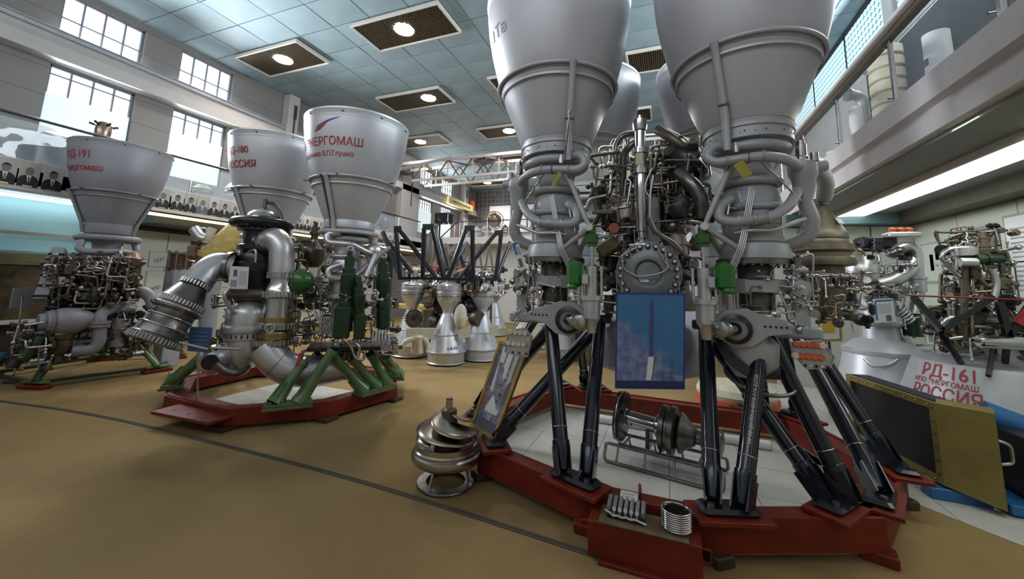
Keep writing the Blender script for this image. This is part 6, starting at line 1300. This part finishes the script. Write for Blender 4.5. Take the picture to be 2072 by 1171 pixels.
card('white information sheet with blue emblem fixed left of the big engine', [(1052, 548), (1066, 543), (1047, 486), (1034, 492)], lambda x, y: PY(x, y, 3.38), [(.1, .55, .5, .9, 'printblue'), (.1, .88, .95, .97, 'printblue'), (.2, .1, .7, .4, 'print'), (.6, .5, .9, .8, 'printgrey')])
card('white information sheet on the black pump of the twin engine', [(461, 584), (501, 585), (504, 540), (466, 538)], lambda x, y: PD(x, y, 6.02), [(.1, .1, .42, .4, 'printgrey'), (.2, .55, .4, .85, 'print')]+lines)
card('white information sheet in front of the silver engine on its bell', [(1771, 653), (1814, 651), (1806, 603), (1766, 605)], lambda x, y: PY(x, y, 6.6), [(.05, .1, .15, .9, 'printblue'), (.55, .05, .8, .3, 'print'), (.1, .88, .95, .95, 'blue')]+[(.2, .4+.07*k, .85, .425+.07*k, 'printgrey') for k in range(6)])
card('narrow white sheet hanging right of the silver engine', [(1880, 693), (1894, 692), (1882, 636), (1867, 638)], lambda x, y: PY(x, y, 6.4), [(.2, .6, .5, .9, 'print'), (.25, .2, .55, .5, 'printgrey')])
card('small white sheet by the caged drum', [(360, 570), (385, 572), (394, 545), (367, 545)], lambda x, y: PD(x, y, 9.3), [(.15, .05, .4, .4, 'print')])
card('small white sheet on the cluster engine', [(1002, 598), (1007, 598), (1007, 569), (999, 569)], lambda x, y: PD(x, y, 8.7), [(.2, .1, .8, .3, 'print')])
# placard on rod in front of the twin engine
bp = thing('placard', 'blue text placard on a thin rod standing on the twin engine stand', 'placard', (-5.36, 3.32, .22))
F, n = quadboard(bp, PD(379, 710, 6.25), PD(426, 713, 6.2), PD(430, 662, 6.2), PD(384, 661, 6.25)); quad(F, 0, 0, 1, 1, 0, .006, M['printblue'], 'plate', bp)
for k in range(7): quad(F, .2, .3+.08*k, .8, .33+.08*k, .003, .002, M['bluepaint'] if k % 2 else M['printgrey'], 'text_line', bp)
MB().cyl((-5.36, 3.32, .21), PD(405, 640, 6.26), .010, n=8).build('rod', M['chrome'], bp)
bp = thing('placard', 'thin placard on a rod beside the far left engine', 'placard', PZ(28, 770, .02)); q = PZ(28, 770, .02); qt = PD(46, 590, math.hypot(q.x, q.y)+.05); MB().cyl((q.x, q.y, 0), qt, .014, n=8).build('rod', M['chrome'], bp); MB().bev(qt-Vector((0, 0, .1)), (.03, .22, .32), .004).build('plate', M['nozzledull'], bp); MB().lathe([(0, 0), (.12, 0), (.12, .015), (0, .015)], (q.x, q.y, 0), n=16).build('foot', M['dark'], bp)
# ================================================================ inducer wheel on the floor
im = thing('pump_impeller', 'steel spiral pump impeller on a low ring stand on the carpet', 'impeller', (-1.83, 3.26, 0)); ix, iy = -1.83, 3.26
MB().lathe([(.17, .012), (.245, .012), (.25, .02), (.245, .03), (.17, .03), (.17, .012)], (ix, iy, 0), n=48).build('base_ring', M['darksteel'], im)
for k in range(3): aa = math.radians(-120+k*120+20); MB().cyl((ix+.21*math.cos(aa), iy+.21*math.sin(aa), .02), (ix+.16*math.cos(aa), iy+.16*math.sin(aa), .18), .013, n=8).build('stand_leg', M['steel'], im)
MB().lathe([(0, .155), (.17, .155), (.20, .165), (.20, .185), (.28, .20), (.305, .225), (.312, .25), (.305, .275), (.285, .285), (.285, .305), (.275, .315), (.272, .355), (.262, .36), (.255, .33), (.12, .315), (0, .31)], (ix, iy, 0), n=64).build('impeller_shroud', M['steel'], im)
mb = MB()
for k in range(60):
    aa = k*math.pi/30; mb.bar((ix+.192*math.cos(aa), iy+.192*math.sin(aa), .16), (ix+.218*math.cos(aa), iy+.218*math.sin(aa), .185), .006, .02)
mb.build('vane_teeth', M['darksteel'], im, kind='stuff')
MB().lathe([(.115, .31), (.10, .42), (.078, .52), (.07, .60), (.07, .615), (.055, .625), (.03, .63), (.03, .71), (.026, .715), (0, .715)], (ix, iy, 0), n=32).build('hub', M['castbrown'], im)
MB().lathe([(.026, .63), (.031, .63), (.031, .70), (.026, .705)], (ix, iy, 0), n=16).build('splined_shaft', M['chrome'], im)
MB().lathe([(.03, .618), (.069, .612), (.07, .605)], (ix, iy, 0), n=24).build('hub_nut', M['chrome'], im)
for k in range(3):
    vs = []; fs = []; N = 46
    for i in range(N+1):
        t = i/N; a = math.radians(120*k+200)+t*math.radians(300); z = .605-.16*t; Rr = (.09+.185*min(1, t*2.6)**.7)*(1 if t < .9 else 1-.1*(t-.9)/.1)
        for j in range(5):
            q = .066+.04*t+(Rr-.066-.04*t)*j/4; vs.append((ix+q*math.cos(a), iy+q*math.sin(a), z-.075*(q-.066)/.2))
        for j in range(5):
            q = .066+.04*t+(Rr-.066-.04*t)*j/4; vs.append((ix+q*math.cos(a), iy+q*math.sin(a), z-.075*(q-.066)/.2-.008))
    for i in range(N):
        o = i*10; p = (i+1)*10
        for j in range(4): fs += [(o+j, o+j+1, p+j+1, p+j), (o+5+j, p+5+j, p+6+j, o+6+j)]
        fs += [(o+4, o+9, p+9, p+4)]
    MB().add(vs, fs, True).build('inducer_blade', mat('blade', (.40, .34, .29), .26, metal=1, var=.25, vs=5), im)
# ================================================================ turbine rotor on tube rack inside the ring
ro = thing('turbine_rotor', 'dark turbopump rotor with bladed wheels lying on a tube rack inside the ring', 'rotor', (-.05, 4.45, 0))
r0, r1 = PZ(1256, 840, .40), PZ(1466, 900, .33); d = (r1-r0); L = d.length; dn = d.normalized()
SR = 1.3
def sl(pr): return [(r*SR, z) for r, z in pr]
MB().lathe(sl([(0, -.05), (.03, -.05), (.05, -.03), (.07, 0), (.07, .05), (.055, .06), (.055, L*.36), (.08, L*.38), (.08, L*.42)]), r0, dn, 24).build('shaft', M['chrome'], ro)
tw = MB().lathe(sl([(.05, -.03), (.10, -.035), (.17, -.03), (.185, -.03), (.185, .025), (.17, .03), (.10, .03), (.05, .035)]), r0+dn*.02, dn, 48).build('turbine_wheel', M['blacksteel'], ro)
u, v, _ = frame(dn)
for k in range(36):
    t = 2*math.pi*k/36; e_ = (u*math.cos(t)+v*math.sin(t)); MB().bar(r0+dn*.004+e_*.15, r0+dn*.008+e_*.236, .010, .088).build('turbine_blade', M['darksteel'], tw)
MB().torus(r0+dn*.015, .244, .008, dn, 48, 6).build('wheel_rim', M['steel'], tw)
MB().lathe(sl([(.07, L*.40), (.15, L*.42), (.165, L*.43), (.165, L*.47), (.15, L*.48), (.15, L*.50), (.17, L*.51), (.17, L*.56), (.12, L*.58), (.09, L*.62), (.06, L*.66)]), r0, dn, 40).build('impeller_stage', M['darksteel'], ro)
MB().lathe(sl([(.05, L*.60), (.14, L*.605), (.145, L*.62), (.10, L*.68), (.07, L*.74), (.05, L*.76), (.05, L*.8), (.085, L*.81), (.085, L*.86), (.06, L*.88), (.095, L*.90), (.095, L*.98), (.04, L*1.0), (0, L)]), r0, dn, 40).build('impeller_stage', M['darksteel'], ro)
for q in (.30, .84):
    p = r0+dn*L*q; MB().prism([(-.08, .16-p.z), (.08, .16-p.z), (.06, -.05), (-.06, -.05)], p-dn*.02, dn.cross(Vector((0, 0, 1))), (0, 0, 1), dn, .04).build('saddle', M['darksteel'], ro)
a_, b_ = r0-dn*.10, r1+dn*.0; sdv = dn.cross(Vector((0, 0, 1))).normalized()
for s_ in (-1, 1):
    lo = [Vector((a_.x, a_.y, .02))+sdv*.25*s_, Vector((b_.x, b_.y, .02))+sdv*.25*s_]; hi = [p+Vector((0, 0, .14))-sdv*.08*s_ for p in lo]
    MB().pipe([hi[0], lo[0], lo[1], hi[1], hi[0]+(hi[1]-hi[0])*.02], .016, 8, bend=.05).build('rack_rail', M['darksteel'], ro)
    for k in range(4): q = .12+.25*k; MB().cyl(lo[0]+(lo[1]-lo[0])*q, hi[0]+(hi[1]-hi[0])*q, .011, n=8).build('rack_upright', M['darksteel'], ro)
for k in range(3):
    q = .15+.33*k; A_ = Vector((a_.x, a_.y, .16))+(b_-a_)*q; A_.z = .16; MB().cyl(A_+sdv*.17, A_-sdv*.17, .012, n=8).build('rack_cross', M['darksteel'], ro)
pw = thing('pipe_length', 'pale half pipe lying on the floor along the back of the ring', 'pipe', (.1, 5.45, 0)); MB().cyl((-.95, 5.42, .05), (1.05, 5.36, .05), .05, n=14).build('pipe_body', M['white'], pw); MB().torus((1.05, 5.36, .05), .048, .006, (1, 0, 0), 18, 5).build('pipe_end', M['greypaint'], pw)
cb_ = thing('round_exhibit', 'cream and orange round drum standing behind the ring', 'exhibit', (.95, 6.9, 0)); MB().lathe([(0, .02), (.55, .02), (.55, .2), (.50, .22)], (.95, 6.9, 0), n=40).build('orange_base', M['orange'], cb_); MB().lathe([(.52, .2), (.54, .26), (.50, .34), (.3, .38), (0, .4)], (.95, 6.9, 0), n=40).build('cream_top', M['cream'], cb_)
# ================================================================ red box with samples
rb_ = thing('tool_box', 'red steel box with end handles standing before the ring', 'box', (-.17, 2.93, 0))
bx0, bx1, by0, by1 = -.51, .17, 2.815, 3.035
MB().bev(((bx0+bx1)/2, (by0+by1)/2, .125), (bx1-bx0, by1-by0, .21), .006).build('box_body', M['red'], rb_)
MB().box(((bx0+bx1)/2, (by0+by1)/2-.005, .2335), (bx1-bx0-.14, by1-by0+.0, .008)).build('top_plate', mat('rusty', (.16, .12, .07), .55, var=.3, vs=12), rb_)
MB().bev(((bx0+bx1)/2+.02, by0+.02, .012), (bx1-bx0-.1, .12, .024), .004).build('skid', M['red'], rb_); MB().bev(((bx0+bx1)/2+.02, by1-.05, .012), (bx1-bx0-.1, .08, .024), .004).build('skid', M['red'], rb_)
for x, s_ in ((bx0, -1), (bx1, 1)): MB().pipe([(x, by0+.06, .19), (x+.05*s_, by0+.06, .19), (x+.05*s_, by0+.06, .12), (x, by0+.06, .11)], .007, 6, bend=.012).build('side_handle', M['red'], rb_)
ib = thing('injector_sample', 'cut grey ribbed wall sample with white profile on the red box', 'sample', (-.27, 2.93, .2375)); sx0, sx1 = -.395, -.155
MB().bev(((sx0+sx1)/2, 2.945, .2375+.025), (sx1-sx0, .14, .05), .006).build('sample_base', M['blacksteel'], ib)
for k in range(7):
    x = sx0+.012+k*(sx1-sx0-.024)/6; MB().cyl((x, 2.878, .30), (x, 3.012, .31), .0135, n=12).build('rib_tube', mat('ribgrey', (.22, .22, .22), .5), ib)
    if 0 < k < 6: MB().lathe([(0, 0), (.013, 0), (.013, .004), (0, .004)], (x, 2.874, .302), (0, -1, 0), 12).build('cut_face', M['white'], ib); MB().bar((x, 2.872, .29), (x, 2.872, .262), .007, .005).build('cut_face', M['white'], ib)
MB().pipe([(sx0-.01, 2.872, .285), (sx0+.03, 2.872, .27)]+[(sx0+.04+k*.028, 2.872, .258+(.008 if k % 2 else 0)) for k in range(7)]+[(sx1+.008, 2.872, .25)], .0065, 6, bend=.01).build('cut_profile', M['white'], ib)
co = thing('coil_spring', 'shiny coiled tube ring standing on the red box', 'coil', (.03, 2.93, .2375)); pts = []
for i in range(9*24+1): t = i/24; aa = 2*math.pi*t; pts.append((.035+.088*math.cos(aa), 2.935+.085*math.sin(aa), .2375+.008+t*.0125))
MB().tube(pts, .0062, 8).build('coil_tube', M['chrome'], co); MB().lathe([(.072, .2385), (.078, .2385), (.078, .345), (.072, .345)], (.035, 2.935, 0), n=32).build('inner_sleeve', M['darksteel'], co)
t = thing('paper_label', 'small white paper label lying on the ring front edge', 'label', (-.27, 3.11, .28)); MB().box((-.27, 3.10, .2925), (.12, .085, .002), M=Matrix.Rotation(.25, 3, 'X')).build('sheet', M['paper'], t)
for k in range(2): MB().box((-.27, 3.10-.012+.024*k, .2945+.006*k-.003), (.08, .006, .001), M=Matrix.Rotation(.25, 3, 'X')).build('text_line', M['printgrey'], t)
# ================================================================ exhibits on the right balcony
def on_bal(x, y, X=2.75): p = PX(x, y, X); return p
p = Vector((2.85, on_bal(1897, 100, 2.85).y, 3.725)); t = thing('ceramic_nozzle', 'white ring of nozzle with black ports on the right balcony', 'nozzle', p)
zt_ = on_bal(1897, 66, 2.85).z; h = zt_-3.72
MB().lathe([(.06, 0), (.06, h*.2), (.11, h*.38), (.12, h*.45), (.115, h*.5), (.11, h), (.10, h), (.10, h*.5), (0, h*.45)], p, n=36).build('body', M['white'], t)
for k in range(12): aa = k*math.pi/6; MB().ball(p+Vector((.118*math.cos(aa), .118*math.sin(aa), h*.46)), .012, 8).build('port', M['print'], t)
MB().lathe([(.113, 0), (.115, 0), (.115, .08), (.113, .08)], p+Vector((0, 0, h*.58)), n=36, a0=-2.4, a1=-1.2).build('dark_band', M['print'], t)
p = Vector((2.95, on_bal(1795, 160, 2.95).y, 3.725)); zt_ = on_bal(1795, 85, 2.95).z; h = zt_-3.72; t = thing('turbopump', 'stacked white and steel turbopump behind the glass of the right balcony', 'turbopump', p)
pr_ = [(0, 0), (.22, 0), (.22, .05)]
for k in range(8): z = .06+k*(h-.1)/8; pr_ += [(.15, z), (.19, z+.02), (.19, z+(h-.1)/8-.03), (.15, z+(h-.1)/8-.01)]
MB().lathe(pr_+[(.08, h), (0, h)], p, n=32).build('body', M['cream'], t); MB().torus(p+Vector((0, 0, h+.1)), .09, .025, (.4, 1, 0), 20, 8).build('lifting_ring', M['cream'], t); MB().lathe([(0, 0), (.11, 0), (.11, .2), (0, .2)], p+Vector((.2, -.1, h*.35)), (1, -.5, 0), 18).build('side_flange', M['white'], t)
p = Vector((2.75, on_bal(1733, 240, 2.75).y, 3.725)); zt_ = on_bal(1730, 195, 2.75).z; h = zt_-3.72; t = thing('hooked_horn', 'grey hooked horn tube with pale cone behind the right balcony glass', 'exhibit', p)
MB().lathe([(0, 0), (.02, 0), (.09, h*.55), (.08, h*.8), (0, h*.85)], p, n=24).build('cone', M['white'], t); MB().tube(smooth([p+Vector((.12, 0, .02)), p+Vector((.12, .02, h*.6)), p+Vector((.08, 0, h)), p+Vector((-.1, -.05, h*1.02))], .12, 6), [.05]*8+[.07]*7+[.10], 16, caps=False).build('horn', M['greypaint'], t)
p = Vector((2.9, on_bal(1690, 290, 2.9).y, 3.725)); t = thing('ceramic_nozzle', 'small white tapered nozzle at the far end of the right balcony', 'nozzle', p); MB().lathe([(.10, 0), (.16, .02), (.09, .3), (.14, .42), (.14, .5), (0, .5)], p, n=24).build('body', M['white'], t); MB().torus(p+Vector((0, 0, .44)), .142, .015, n=24, m=6).build('rim_band', M['darksteel'], t)
p = Vector((3.88, 7.0, 3.725)); t = thing('dark_reflection_box', 'added dark box standing in for the dark reflection in the right balcony glass', 'cabinet', p); MB().bev(p+Vector((0, 0, 1.05)), (.5, 3.6, 2.1), .02).build('reflection_box_body', mat('reflectiondark', (.045, .05, .055), .35), t); MB().bev(p+Vector((-.27, 0, 2.1)), (.03, 3.6, .04), .005).build('top_edge', M['chrome'], t)  # dark box added to imitate a dark reflection in the balcony glass
p = Vector((2.8, 3.45, 3.725)); t = thing('flask_model', 'copper ringed column at the far right end of the balcony', 'exhibit', p); MB().lathe([(0, 0), (.09, 0), (.09, .1), (.05, .12), (.06, .6), (0, .62)], p, n=20).build('body', M['copper'], t); MB().torus(p+Vector((0, 0, .35)), .07, .02, n=18, m=6).build('ring', M['steel'], t)
